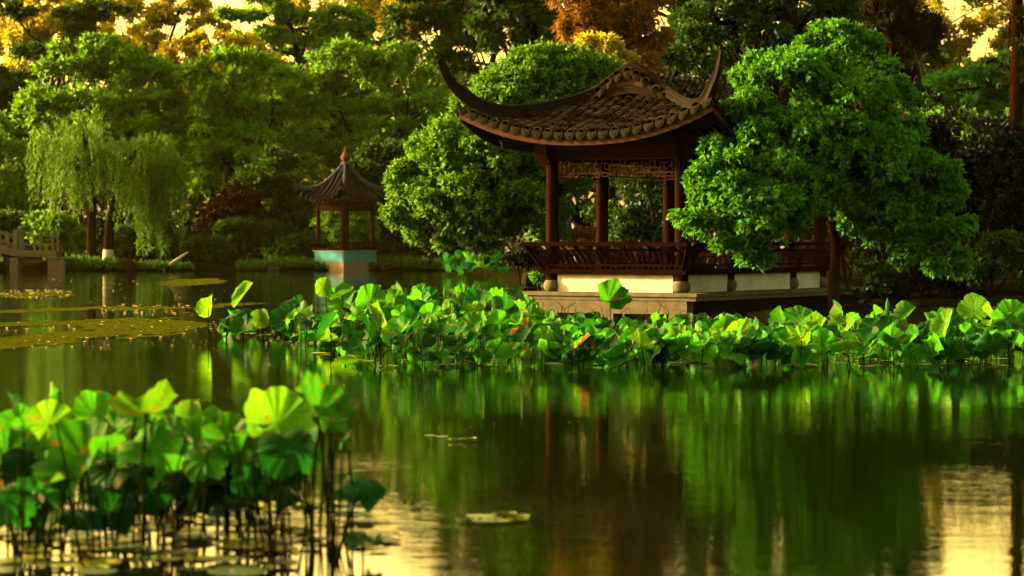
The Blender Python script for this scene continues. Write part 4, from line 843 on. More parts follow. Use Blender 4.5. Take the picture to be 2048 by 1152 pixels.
#@@
# ------------------------------------------------------------------ lotus
def blade_mesh(kind, seed, mat, nr=9, nt_=84):
    r = np.random.default_rng(seed * 17 + hash_(kind))
    rr = np.linspace(0, 1, nr + 1)[1:]; th = np.linspace(0, 2 * math.pi, nt_, endpoint=False)
    Rr, T = np.meshgrid(rr, th, indexing='ij'); ph = r.uniform(0, 6.28, 6)
    edge = 1 + .06 * np.sin(2 * T + ph[0]) + .04 * np.sin(5 * T + ph[1]) + .025 * np.sin(11 * T + ph[2]) + .018 * np.sin(21 * T + ph[3]) - .22 * np.exp(-((np.mod(T - ph[4] + 3.14, 6.283) - 3.14) / .09) ** 2) - .12 * np.exp(-((np.mod(T - ph[5] + 3.14, 6.283) - 3.14) / .06) ** 2)
    rad = Rr * (1 + (edge - 1) * Rr); x, y = rad * np.cos(T), rad * np.sin(T)
    wav = .15 * np.sin(3 * T + ph[4]) + .11 * np.sin(5 * T + ph[5]) + .06 * np.sin(9 * T + ph[0]) + .02 * np.sin(17 * T + ph[1])
    vein = (.016 * np.cos(21 * T) + .02 * np.cos(10.5 * T + 1) * (Rr > .3)) * Rr ** 1.3
    k = 0
    if kind == 'dish': z = .42 * Rr ** 1.7 + wav * Rr ** 2.2
    elif kind == 'funnel': z = .62 * Rr ** 1.25 + wav * .8 * Rr ** 2; x *= .86; y *= .86
    elif kind == 'umbrella': z = .16 * Rr - .52 * Rr ** 2.6 + wav * 1.1 * Rr ** 2
    elif kind == 'saddle': z = .16 * Rr ** 1.5 + .26 * np.sin(2 * T + ph[2]) * Rr ** 1.8 + wav * .8 * Rr ** 2
    elif kind == 'fold': z = .12 * Rr ** 1.5 + wav * .55 * Rr ** 2; k = 1.5 + r.uniform(-.25, .3)
    elif kind == 'roll': z = wav * .2 * Rr ** 2; k = 2.9
    else: z = .05 * Rr + wav * 1.2 * Rr ** 2; k = -1.55
    z = z + vein
    if k:
        a = x * k; x = np.sin(a) / abs(k) * np.sign(k); z = z * np.cos(a) + (1 - np.cos(a)) / k; x = x - z * 0
        if kind == 'droop': z -= .12 * np.abs(y)
    V = np.concatenate([[(0, 0, 0)], np.stack([x, y, z], 2).reshape(-1, 3)])
    f = [(0, 1 + j, 1 + (j + 1) % nt_) for j in range(nt_)]
    f += [(1 + i * nt_ + j, 1 + (i + 1) * nt_ + j, 1 + (i + 1) * nt_ + (j + 1) % nt_, 1 + i * nt_ + (j + 1) % nt_) for i in range(nr - 1) for j in range(nt_)]
    mb = MB(); mb.add(V, f); return mb.mesh('lotus_blade', mat, 180)
def hash_(s): return sum(ord(c) * (i + 3) for i, c in enumerate(s))
_bl = {}
def blade(kind, seed, mk):
    q = (kind, seed, mk)
    if q not in _bl: _bl[q] = blade_mesh(kind, seed, LM[mk])
    return _bl[q]
def stem_mesh(seed, rad):
    r = np.random.default_rng(seed + 90); a, b_ = r.normal(0, .035, 2); t = np.linspace(0, 1, 7)
    mb = MB(); mb.tube(np.stack([a * np.sin(t * 3.14), b_ * np.sin(t * 3.14), t], 1), np.linspace(rad * 1.2, rad, 7), 6); return mb.mesh('lotus_stem', M['darkstem'], 180)
STEMS = [stem_mesh(i, .0075) for i in range(6)]
LEAVES = []
def lotus(x, y, h, rad, kind, mk, az, tilt, spin=None, lean=(0, 0), label=None, group=None, seed=None, meta=None):
    t = thing('lotus_leaf', label, 'lotus leaf', (x, y, 0), group=group)
    sd = int(rng.integers(0, 4)) if seed is None else seed
    bl = link('blade', blade(kind, sd, mk), t)
    n = Vector((math.sin(tilt) * math.cos(az), math.sin(tilt) * math.sin(az), math.cos(tilt)))
    q = Vector((0, 0, 1)).rotation_difference(n)
    bl.rotation_mode = 'QUATERNION'; bl.rotation_quaternion = q @ Euler((0, 0, rng.uniform(0, 6.28) if spin is None else spin)).to_quaternion()
    bl.scale = (rad, rad, rad); bl.location = (lean[0], lean[1], h)
    st = link('stem', STEMS[int(rng.integers(0, 6))], t)
    v = Vector((lean[0], lean[1], h + .45)); st.rotation_mode = 'QUATERNION'; st.rotation_quaternion = Vector((0, 0, 1)).rotation_difference(v.normalized())
    st.location = (0, 0, -.45); st.scale = (1, 1, v.length)
    c = P(0, 0, 1)
    px = (x + lean[0]) / (y + lean[1]) * F + 1024; py = HZ + (CAMH - h) / (y + lean[1]) * F
    LEAVES.append(dict(o=t, kind=kind, mk=mk, px=px, py=py, rad=rad * F / y, tilt=tilt, meta=meta)); return t
CAM, AWAY, LEFT, RIGHT = -math.pi / 2, math.pi / 2, math.pi, 0.0
# -- the bed in front of the pavilion
bed = np.array([(-5.3, 42.8), (-4.7, 41.2), (-3.7, 40.8), (-3.2, 37.5), (-2.5, 34), (-2.15, 32.7), (0, 32.4), (3, 32.2), (6, 32.6), (8.2, 33), (9.3, 33), (9.6, 40), (7.4, 44.5), (5.4, 46.8), (4.5, 48.4), (3.9, 49.0), (1.5, 50.3), (-.3, 51.5), (-1.3, 51), (-2.6, 48.5), (-4, 44.9), (-5, 43.7)])
def inside(p, poly):
    x, y = p; c = False; j = len(poly) - 1
    for i in range(len(poly)):
        if (poly[i][1] > y) != (poly[j][1] > y) and x < (poly[j][0] - poly[i][0]) * (y - poly[i][1]) / (poly[j][1] - poly[i][1]) + poly[i][0]: c = not c
        j = i
    return c
MG = 'lotus leaves of the bed before the pavilion'
pts = []
def spec(px, py, Y, rpx, kind, mk, az, tilt, label, spin=None, lean=(0, 0), seed=0):
    p = P(px, py, Y); x, y = p[0] - lean[0], p[1] - lean[1]
    pts.append((x, y)); lotus(x, y, p[2], rpx / F * Y, kind, mk, az, tilt, spin, lean, label, MG, seed, 'own')
spec(418, 615, 42.4, 27, 'fold', 'pale', LEFT - .6, 1.15, 'pale folded lotus leaf standing alone at the left tip of the bed', .6, (-.18, 0))
spec(488, 590, 42.8, 30, 'roll', 'pale', LEFT, .9, 'rolled pale lotus leaf pointing up above the left tip of the bed', 1.5)
spec(465, 632, 42.6, 42, 'umbrella', 'deep', LEFT + .3, .5, 'broad dark lotus leaf just right of the lone folded leaf at the left tip', 1.2)
spec(520, 640, 41.6, 24, 'fold', 'pale', CAM, 1.0, 'small bright cupped lotus leaf low at the left tip of the bed', .4)
spec(590, 640, 42.0, 46, 'saddle', 'deep', CAM - .4, .85, 'large blue green lotus leaf tilted to the viewer near the left tip', .9)
spec(648, 576, 45.5, 22, 'fold', 'pale', CAM, 1.2, 'pale egg shaped folded lotus leaf sticking up at the back of the bed left', 0)
spec(740, 602, 43.5, 32, 'dish', 'fresh', CAM + .2, 1.25, 'round bright lotus leaf facing the viewer, mid left of the bed', 2)
spec(685, 602, 43, 30, 'dish', 'fresh', CAM - .3, .9, 'round lotus leaf left of the large viewer facing one', 1)
spec(790, 620, 40.5, 26, 'fold', 'pale', LEFT, 1.1, 'upright pale half folded lotus leaf in the left middle of the bed', .3)
spec(792, 668, 38.0, 34, 'fold', 'pale', CAM - .5, 1.1, 'tall pale wavy folded lotus leaf left of centre of the bed', .2)
spec(862, 634, 40, 27, 'dish', 'fresh', CAM + .4, 1.0, 'bright dished lotus leaf with brown spots left of the platform', 1.4)
spec(905, 630, 40, 20, 'fold', 'pale', LEFT, 1.2, 'narrow pale folded lotus leaf next to the spotted dished one', .5)
spec(1218, 602, 46.2, 42, 'funnel', 'fresh', CAM + .5, .95, 'big funnel lotus leaf rising in front of the white wall', 1)
spec(660, 665, 38.2, 28, 'dish', 'pale', CAM, 1.0, 'pale dished lotus leaf at the front left corner of the bed', 2.2)
spec(665, 650, 39, 24, 'fold', 'pale', CAM, 1.15, 'rounded pale lotus leaf behind the front left corner of the bed', 2.2)
spec(1675, 620, 40, 22, 'fold', 'pale', LEFT + .3, 1.25, 'oval pale lotus leaf standing up below the camphor trunk', .2)
spec(1948, 622, 38, 36, 'fold', 'pale', CAM - .5, 1.0, 'tall fan like lotus leaf near the right edge of the bed', .8)
spec(2022, 636, 37, 36, 'dish', 'fresh', CAM - .3, .8, 'wide dished lotus leaf touching the right edge of the photo', .5)
spec(1880, 634, 38.5, 20, 'fold', 'pale', RIGHT, 1.3, 'narrow pale lotus leaf in a gap of the top row at the right', .2)
spec(1810, 625, 39, 24, 'fold', 'fresh', AWAY, 1.0, 'folded lotus leaf left of the narrow pale one in the top row', .6)
spec(1700, 655, 36, 30, 'fold', 'pale', LEFT, 1.0, 'long pale folded lotus leaf below the oval standing one', .3)
spec(1700, 690, 34.5, 30, 'fold', 'pale', CAM - .6, 1.2, 'hanging pale lotus leaf above the water right of centre', .9)
spec(1740, 640, 37.5, 32, 'saddle', 'fresh', LEFT, .8, 'wavy lotus leaf right of the oval standing one', .3)
spec(1600, 640, 38, 36, 'saddle', 'fresh', CAM - .7, .8, 'wavy lotus leaf below the right hand white wall', .3)
spec(1560, 705, 33.2, 30, 'droop', 'dim', CAM, .3, 'dark drooping lotus leaf over the water right of centre', 0)
spec(1480, 690, 33.4, 28, 'droop', 'dim', CAM, .5, 'dark hooded lotus leaf left of the drooping one over the water', 0)
spec(690, 728, 32.9, 26, 'roll', 'pale', LEFT, .15, 'pale rolled lotus leaf lying on the water at the front left corner of the bed', 1.57)
spec(965, 715, 32.9, 18, 'dish', 'fresh', CAM, 1.2, 'small round lotus leaf near the waterline under the left of the platform', 0)
spec(1063, 716, 32.9, 20, 'dish', 'pale', CAM - .2, 1.2, 'small pale round lotus leaf near the waterline under the platform corner', 0)
def rsample(n, wts): return rng.choice(len(wts), n, p=np.array(wts) / sum(wts))
KN = ['dish', 'funnel', 'fold', 'saddle', 'umbrella', 'roll', 'droop']; MN = ['fresh', 'pale', 'deep', 'dim', 'yellowing']
tries = 0; nbed = 0
while nbed < 206 and tries < 40000:
    tries += 1
    y = 32.3 + 19 * rng.random() ** 1.75; x = rng.uniform(-5.3, 9.6)
    if not inside((x, y), bed): continue
    md = .27 + .0 * y
    if any(math.hypot(x - a, (y - b_) * .45) < md for a, b_ in pts[-400:]): continue
    pts.append((x, y)); nbed += 1
    front = y < (34.2 if x > -2 else 41.8)
    if front: h = rng.uniform(.14, .5)
    else: h = np.interp(y, [33, 38, 46, 51], [.42, .64, .68, .62]) * rng.uniform(.7, 1.22)
    if x > 4.2 and not front: h *= 1.12
    qx = x / y * F + 1024; tp = np.interp(qx, [400, 520, 640, 760, 900, 1030, 1080, 1250, 1390, 1480, 1700, 1850, 2048], [628, 612, 592, 582, 578, 584, 636, 664, 670, 652, 640, 634, 628]) + rng.uniform(0, 26)
    h = min(h, CAMH - (tp - HZ) * y / F)
    if h < .16: pts.pop(); nbed -= 1; continue
    kd = KN[rsample(1, [.2, .1, .27, .17, .13, .05, .08])[0]]; mk = MN[rsample(1, [.42, .27, .2, .08, .012] if not front else [.32, .12, .35, .2, .012])[0]]
    az = rng.uniform(-math.pi, math.pi) if rng.random() < .35 else rng.normal(CAM - .6, .8)
    tl = rng.uniform(.25, .8) if kd in ('umbrella', 'saddle') else rng.uniform(.5, 1.3)
    if kd == 'droop': tl = rng.uniform(.1, .5)
    if kd == 'roll': tl = rng.uniform(.1, 1.4)
    lotus(x, y, float(h), rng.uniform(.16, .25) * (1.0 if kd not in ('funnel', 'dish') else .92), kd, mk, az, tl, None, (rng.normal(0, .07), rng.normal(0, .05)), None, MG, None, 'bed')
# low leaves and dead stalks in the depth of the bed that nobody could count
mb = MB(); n = 0
while n < 420:
    y = 32.4 + 18 * rng.random() ** 1.5; x = rng.uniform(-5.2, 9.8)
    if not inside((x, y), bed): continue
    n += 1; a = rng.uniform(0, 6.28); h = rng.uniform(.12, .5); mb.tube([(x, y, -.1), (x + rng.normal(0, .05), y + rng.normal(0, .05), h * .6), (x + rng.normal(0, .12), y + rng.normal(0, .1), h)], [.006, .006, .004], 5)
tag(mb.build('bare_stalks', M['darkstem'], None, 180), 'tangle of bare dark lotus stalks in the bed', kind='stuff')
M['under'] = LM['fresh']
_lb = {}
def low_blade(kd, sd_):
    if (kd, sd_) not in _lb: _lb[(kd, sd_)] = blade_mesh(kd, sd_, None, 5, 32)
    return _lb[(kd, sd_)]
mbs = {k_: MB() for k_ in ('fresh', 'deep', 'dim')}
n = 0
while n < 620:
    y = 32.35 + 18 * rng.random() ** 2.1; x = rng.uniform(-5.1, 9.7)
    if not inside((x, y), bed): continue
    n += 1; kd = KN[rsample(1, [.2, .1, .25, .2, .2, .05, .2])[0]]; sdd = int(rng.integers(0, 4)); me = low_blade(kd, sdd)
    cc = np.empty(len(me.vertices) * 3, np.float32); me.vertices.foreach_get('co', cc); cc = cc.reshape(-1, 3).astype(float)
    tl = rng.uniform(.1, 1.2); az = rng.normal(CAM - .4, 1.1); nv = Vector((math.sin(tl) * math.cos(az), math.sin(tl) * math.sin(az), math.cos(tl)))
    Q = np.array((Vector((0, 0, 1)).rotation_difference(nv) @ Euler((0, 0, rng.uniform(0, 6.28))).to_quaternion()).to_matrix())
    qx = x / y * F + 1024; tp = np.interp(qx, [400, 900, 1030, 1080, 1390, 1480, 2048], [650, 610, 620, 660, 685, 675, 660]); hm = CAMH - (tp - HZ) * y / F
    r_ = rng.uniform(.11, .2); h = rng.uniform(.06, max(.14, min(.5, hm)))
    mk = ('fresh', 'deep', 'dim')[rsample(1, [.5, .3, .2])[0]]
    mbs[mk].add((cc * r_) @ Q.T + (x, y, h), [tuple(p.vertices) for p in me.polygons])
for k_, mb in mbs.items():
    tag(mb.build('low_leaves', LM[k_], None, 180), {'fresh': 'mass of low green lotus leaves between the taller ones', 'deep': 'mass of low deep green lotus leaves in the bed', 'dim': 'mass of low dark lotus leaves near the water in the bed'}[k_], kind='stuff')
# -- far clump
FG = 'far lotus leaves below the rounded camphor'
for i in range(24):
    y = rng.uniform(104, 122); x = P(rng.uniform(893, 1012), 0, y)[0]
    lotus(x, y, rng.uniform(.35, .95), rng.uniform(.26, .4), KN[rsample(1, [.3, .1, .2, .2, .2, 0, 0])[0]], ['fresh', 'deep', 'deep'][int(rng.integers(0, 3))], rng.normal(CAM, 1), rng.uniform(.3, 1.0), None, (0, 0), None, FG, None, 'far')
# -- foreground clump
GG = 'big lotus leaves in the left foreground'
def fg(px, py, Y, rpx, kind, mk, az, tilt, label, spin=None, lean=(0, 0), seed=0):
    p = P(px, py, Y); lotus(p[0] - lean[0], p[1] - lean[1], p[2], rpx / F * Y, kind, mk, az, tilt, spin, lean, label, GG, seed, 'own')
fg(636, 830, 13.4, 78, 'funnel', 'fresh', CAM + .9, .55, 'tall fan shaped lotus leaf highest at the right of the foreground clump', .4, (-.03, 0), 1)
fg(556, 846, 14.0, 72, 'dish', 'pale', CAM + .3, .7, 'broad yellow green lotus leaf just left of the tall fan shaped one', 1.1, (0, 0), 2)
fg(583, 893, 13.3, 66, 'umbrella', 'deep', CAM + .5, .75, 'dark ribbed lotus leaf hanging under the tall fan shaped one', 2.0, (0, 0), 1)
fg(292, 826, 13.6, 70, 'dish', 'pale', AWAY + .6, .38, 'wavy edged flat bowl lotus leaf high on a long stem, left centre of the foreground', 2.4, (0, 0), 3)
fg(188, 832, 14.6, 48, 'dish', 'fresh', CAM - .1, 1.2, 'upright round lotus leaf left of the wavy bowl leaf', .3, (0, 0), 2)
fg(98, 850, 14.0, 48, 'dish', 'pale', CAM + .3, 1.2, 'yellow green upright lotus leaf with a burnt edge at the far left', 1.3, (0, 0), 0)
fg(172, 935, 13.0, 96, 'funnel', 'fresh', CAM - .7, .85, 'largest lotus leaf, a wide open funnel turned to the viewer, lower left', 1.0, (0, 0), 0)
fg(300, 900, 13.6, 66, 'umbrella', 'fresh', CAM, 1.05, 'round hanging lotus leaf below the wavy bowl leaf', .5, (0, 0), 0)
fg(378, 832, 14.8, 34, 'fold', 'pale', CAM, 1.1, 'pale upright half leaf behind the middle of the foreground clump', .2, (0, 0), 0)
fg(428, 838, 14.9, 26, 'fold', 'fresh', CAM, 1.0, 'small upright lotus leaf right of the pale half leaf', .9, (0, 0), 1)
fg(455, 880, 13.8, 50, 'funnel', 'fresh', CAM - .3, .7, 'cupped lotus leaf in the middle of the foreground clump', .2, (0, 0), 2)
fg(525, 868, 14.2, 42, 'fold', 'pale', CAM + .2, .9, 'folded pale lotus leaf with brown centre under the broad yellow green one', .6, (0, 0), 2)
fg(12, 912, 13.6, 62, 'dish', 'fresh', CAM + .2, 1.1, 'large lotus leaf cut by the left edge of the photo', .6, (0, 0), 1)
fg(28, 812, 14.8, 30, 'fold', 'deep', RIGHT, 1.0, 'dark folded lotus leaf high at the left edge', 1.3, (0, 0), 1)
fg(103, 792, 14.9, 26, 'fold', 'fresh', RIGHT - .4, 1.1, 'small pointed folded lotus leaf topping the left of the clump', .5, (0, 0), 3)
fg(720, 970, 13.9, 52, 'umbrella', 'deep', CAM, .45, 'low wavy dark green lotus leaf standing apart at the right of the clump', .7, (0, 0), 3)
fg(14, 1000, 13.0, 62, 'umbrella', 'deep', CAM + .4, .8, 'shaded lotus leaf low at the left edge', .2, (0, 0), 0)
fg(75, 985, 12.8, 50, 'saddle', 'deep', RIGHT, .45, 'grey sheened lotus leaf below the largest funnel leaf', .2, (0, 0), 0)
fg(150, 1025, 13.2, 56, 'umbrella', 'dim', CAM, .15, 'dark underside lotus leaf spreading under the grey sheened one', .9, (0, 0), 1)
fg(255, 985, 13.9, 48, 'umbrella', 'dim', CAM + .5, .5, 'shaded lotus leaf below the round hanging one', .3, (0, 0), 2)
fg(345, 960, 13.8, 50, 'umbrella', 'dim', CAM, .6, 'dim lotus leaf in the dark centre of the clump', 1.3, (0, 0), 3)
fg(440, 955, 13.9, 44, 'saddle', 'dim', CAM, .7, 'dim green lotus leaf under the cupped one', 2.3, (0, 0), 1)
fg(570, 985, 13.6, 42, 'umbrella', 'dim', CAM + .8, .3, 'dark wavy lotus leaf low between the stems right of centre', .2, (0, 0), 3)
fg(395, 880, 14.4, 46, 'dish', 'fresh', CAM - .3, .8, 'plain green lotus leaf left of the cupped one', .4, (0, 0), 3)
fg(230, 860, 14.4, 44, 'dish', 'fresh', CAM - .6, 1.0, 'green lotus leaf between the upright round one and the wavy bowl', .9, (0, 0), 1)
fg(345, 865, 14.5, 44, 'saddle', 'fresh', CAM, .8, 'green lotus leaf behind the round hanging one', 2.9, (0, 0), 2)
fg(60, 880, 14.2, 46, 'dish', 'fresh', CAM + .2, 1.0, 'green lotus leaf behind the largest funnel leaf rim', .9, (0, 0), 3)
fg(500, 925, 13.9, 44, 'umbrella', 'deep', CAM, .8, 'deep green lotus leaf below the folded pale one', .9, (0, 0), 2)
FILL = [(40, 850, 14.6, 44), (140, 870, 14.3, 46), (215, 905, 14.0, 44), (255, 850, 14.7, 40), (330, 835, 14.9, 38), (350, 905, 13.9, 46), (410, 920, 13.7, 44), (475, 850, 14.6, 40), (480, 905, 13.8, 40), (540, 905, 13.7, 44), (600, 870, 14.1, 44), (520, 830, 14.8, 36), (130, 905, 13.9, 44), (45, 930, 13.5, 46), (265, 945, 13.5, 42), (110, 965, 13.3, 44), (310, 985, 13.6, 38), (500, 965, 13.6, 38), (200, 985, 13.5, 40), (610, 920, 13.6, 36)]
FL_ = ['behind the funnel leaf rim at the left edge', 'between the burnt edged leaf and the funnel leaf', 'on the right rim of the largest funnel leaf', 'behind the wavy bowl leaf to its left', 'behind the wavy bowl leaf to its right', 'between the hanging round leaf and the cupped leaf', 'under the left side of the cupped leaf', 'behind the cupped leaf', 'in front of the folded leaf with brown centre', 'under the broad yellow green leaf', 'between the broad leaf and the tall fan leaf', 'at the top behind the folded brown centred leaf', 'left of the stem of the largest funnel leaf', 'under the leaf cut by the left edge', 'under the round hanging leaf left side', 'above the grey sheened leaf', 'low in the dark centre of the clump', 'low under the folded brown centred leaf', 'low right of the grey sheened leaf', 'under the tall fan leaf beside its stem']
for (px, py, Y, r_), lb in zip(FILL, FL_):
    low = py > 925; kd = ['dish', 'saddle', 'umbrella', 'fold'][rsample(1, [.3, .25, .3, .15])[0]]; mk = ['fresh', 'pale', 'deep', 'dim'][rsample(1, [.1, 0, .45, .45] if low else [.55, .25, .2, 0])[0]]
    DW = {'dish': 'dished', 'saddle': 'wavy', 'umbrella': 'spreading', 'fold': 'folded'}[kd]; HW = {'fresh': 'fresh green', 'pale': 'yellow green', 'deep': 'deep green', 'dim': 'dark'}[mk]
    fg(px, py, Y, r_, kd, mk, rng.normal(CAM, .5), rng.uniform(.5, 1.05), f'{HW} {DW} lotus leaf {lb}', None, (0, 0), int(rng.integers(0, 4)))
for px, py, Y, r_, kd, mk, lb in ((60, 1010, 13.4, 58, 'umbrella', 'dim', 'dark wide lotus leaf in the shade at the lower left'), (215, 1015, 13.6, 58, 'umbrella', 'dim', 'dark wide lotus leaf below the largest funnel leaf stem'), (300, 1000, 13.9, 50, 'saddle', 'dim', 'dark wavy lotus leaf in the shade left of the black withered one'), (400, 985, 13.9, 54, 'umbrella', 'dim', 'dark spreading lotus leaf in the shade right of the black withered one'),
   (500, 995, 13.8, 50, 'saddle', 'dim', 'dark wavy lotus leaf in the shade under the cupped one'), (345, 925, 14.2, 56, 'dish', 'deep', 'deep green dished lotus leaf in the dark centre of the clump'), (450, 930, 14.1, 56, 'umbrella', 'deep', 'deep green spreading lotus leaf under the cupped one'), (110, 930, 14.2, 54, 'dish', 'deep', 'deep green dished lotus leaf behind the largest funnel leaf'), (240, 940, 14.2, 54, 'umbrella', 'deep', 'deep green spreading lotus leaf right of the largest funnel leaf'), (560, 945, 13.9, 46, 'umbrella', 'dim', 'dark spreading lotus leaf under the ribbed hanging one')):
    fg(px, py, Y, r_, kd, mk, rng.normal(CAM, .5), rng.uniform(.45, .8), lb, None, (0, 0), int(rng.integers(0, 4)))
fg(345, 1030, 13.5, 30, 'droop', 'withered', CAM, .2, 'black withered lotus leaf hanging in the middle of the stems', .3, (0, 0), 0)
fg(185, 1112, 12.9, 22, 'droop', 'withered', RIGHT, .3, 'small withered lotus leaf near the bottom left', .9, (0, 0), 1)
fg(470, 1005, 13.8, 20, 'droop', 'withered', CAM, .3, 'brown withered lotus leaf right of the black one', 1.9, (0, 0), 2)
fg(435, 1020, 13.7, 24, 'droop', 'dim', CAM, .4, 'green hanging lotus leaf beside the brown withered one', .4, (0, 0), 3)
fg(75, 1050, 13.4, 20, 'droop', 'withered', LEFT, .4, 'tiny withered lotus leaf at the lower left', .4, (0, 0), 3)
fg(725, 1085, 13.0, 40, 'saddle', 'dim', CAM, .1, 'dark leaf with curled rim floating at the right foot of the clump', .4, (0, 0), 0)
fg(660, 845, 13.9, 34, 'dish', 'fresh', CAM + .5, 1.0, 'small green lotus leaf peeking from behind the tall fan shaped one', .2, (0, 0), 0)
cs = thing('lotus_sprout', 'thin stalk with a small curled unopened leaf right of the tall fan leaf', 'lotus sprout', tuple(W(668, 1120) * (1, 1, 0)), group='bare stalks in the left foreground')
b0 = np.array(cs.location)
mb = MB(); mb.tube([np.array(q) - b0 for q in (P(668, 1140, b0[1]), P(664, 1040, b0[1]), P(663, 960, b0[1]), P(672, 915, b0[1]), P(684, 895, b0[1]))], [.008, .007, .006, .005, .004], 6); mb.build('stem', M['darkstem'], cs, 180)
mb = MB(); mb.tube([np.array(q) - b0 for q in (P(697, 906, b0[1]), P(684, 896, b0[1]), P(688, 884, b0[1]), P(700, 872, b0[1]), P(704, 856, b0[1]))], [.002, .013, .016, .011, .002], 8); mb.build('curled_leaf', LM['fresh'], cs, 180)
SG_ = 'bare stalks in the left foreground'
sts = []
for i in range(64):
    px = rng.uniform(5, 690) if i > 5 else rng.uniform(560, 690); wy = rng.uniform(1030, 1160); w = W(px, wy); h = rng.uniform(.3, .75)
    o = link('lotus_stalk', STEMS[i % 6], None, (w[0], w[1], -.3)); o.scale = (.8, .8, h + .3); o.rotation_euler = (rng.normal(0, .12), rng.normal(0, .12), rng.uniform(0, 6)); sts.append((px, o, h, w[1]))
# buds
for i, (px, py, Y, lb) in enumerate(((1775, 612, 38.5, 'slim closed lotus bud rising right of the oval standing leaf'), (1447, 640, 38, 'closed lotus bud below the corner of the platform'), (1748, 640, 36.5, 'closed lotus bud half hidden by wavy leaves at the right'), (890, 585, 46, 'thin closed lotus bud at the back of the bed left of the platform'))):
    p = P(px, py, Y); t = thing('lotus_bud', lb, 'lotus bud', (p[0], p[1], 0), group='closed lotus buds in the bed')
    mb = MB(); mb.tube([(0, 0, -.4), (.02, 0, p[2] * .5), (0, 0, p[2] - .08)], [.008, .007, .006], 6); mb.build('stem', M['darkstem'], t, 180)
    mb = MB(); mb.lathe([(.006, p[2] - .1), (.026, p[2] - .06), (.034, p[2] - .01), (.026, p[2] + .05), (.012, p[2] + .1), (.003, p[2] + .13)], 12); mb.build('bud', LM['pale'], t, 180)
# ------------------------------------------------------------------ floating pads
pd_mesh = []
for s in range(5):
    for mk in ('pad', 'padg'):
        r = np.random.default_rng(s + 40); q = np.linspace(.12, 6.16, 26); e = 1 + .06 * np.sin(3 * q + r.uniform(0, 6)) + .03 * np.sin(7 * q + r.uniform(0, 6)); V = [(0, 0, .004)]
        for k, z in ((.5, .005), (.93, .006), (1.0, .014 if s % 2 else .005)): V += [(k * e_ * math.cos(a), k * e_ * math.sin(a), z / .12 + .05 * r.random() * (k == 1) * (s % 2)) for a, e_ in zip(q, e)]
        f = [(0, 1 + i, 2 + i) for i in range(25)] + [(1 + j * 26 + i, 1 + (j + 1) * 26 + i, 2 + (j + 1) * 26 + i, 2 + j * 26 + i) for j in range(2) for i in range(25)]
        mb = MB(); mb.add(V, f); pd_mesh.append((mb.mesh('lily_pad', M[mk], 180), mk, s))
PADS = []
def pad(px, py, r, grp, where):
    w = W(px, py); me, mk, s = pd_mesh[int(rng.integers(0, 10))]; o = link('lily_pad', me, None, (w[0], w[1], .005 + .004 * (len(PADS) % 4))); o.scale = (r, r * rng.uniform(.85, 1.1), .12); o.rotation_euler = (rng.normal(0, .015), rng.normal(0, .015), rng.uniform(0, 6.28))
    PADS.append((o, px, py, mk, where, grp, r))
pp = []; tries = 0
while len(pp) < 120 and tries < 9000:
    tries += 1; px = rng.uniform(0, 770); py = rng.uniform(985, 1152); w = W(px, py)
    if px > 560 and py > 1110 - (770 - px) * .1: continue
    r = rng.uniform(.06, .15)
    if any(math.hypot(w[0] - a, w[1] - b_) < (r + c) * .72 for a, b_, c in pp): continue
    pp.append((w[0], w[1], r)); pad(px, py, r, 'pads floating under the foreground lotus', 'fg')
for px, py in ((935, 1044), (960, 1036), (985, 1042), (1010, 1037), (1035, 1043), (1000, 1046), (970, 1047), (1045, 1038)): pad(px, py, rng.uniform(.05, .08), 'pads drifting on open water below the middle', 'mid')
for px, py in ((860, 873), (885, 876), (910, 884), (940, 884)): pad(px, py, rng.uniform(.05, .08), 'small pads drifting left of centre', 'small')
for i in range(60):
    px = rng.uniform(440, 2040); py = np.interp(px, [440, 560, 700, 2040], [676, 684, 737, 734]) - rng.uniform(0, 16)
    pad(px, py, rng.uniform(.07, .15), 'pads along the front edge of the lotus bed', 'edge')
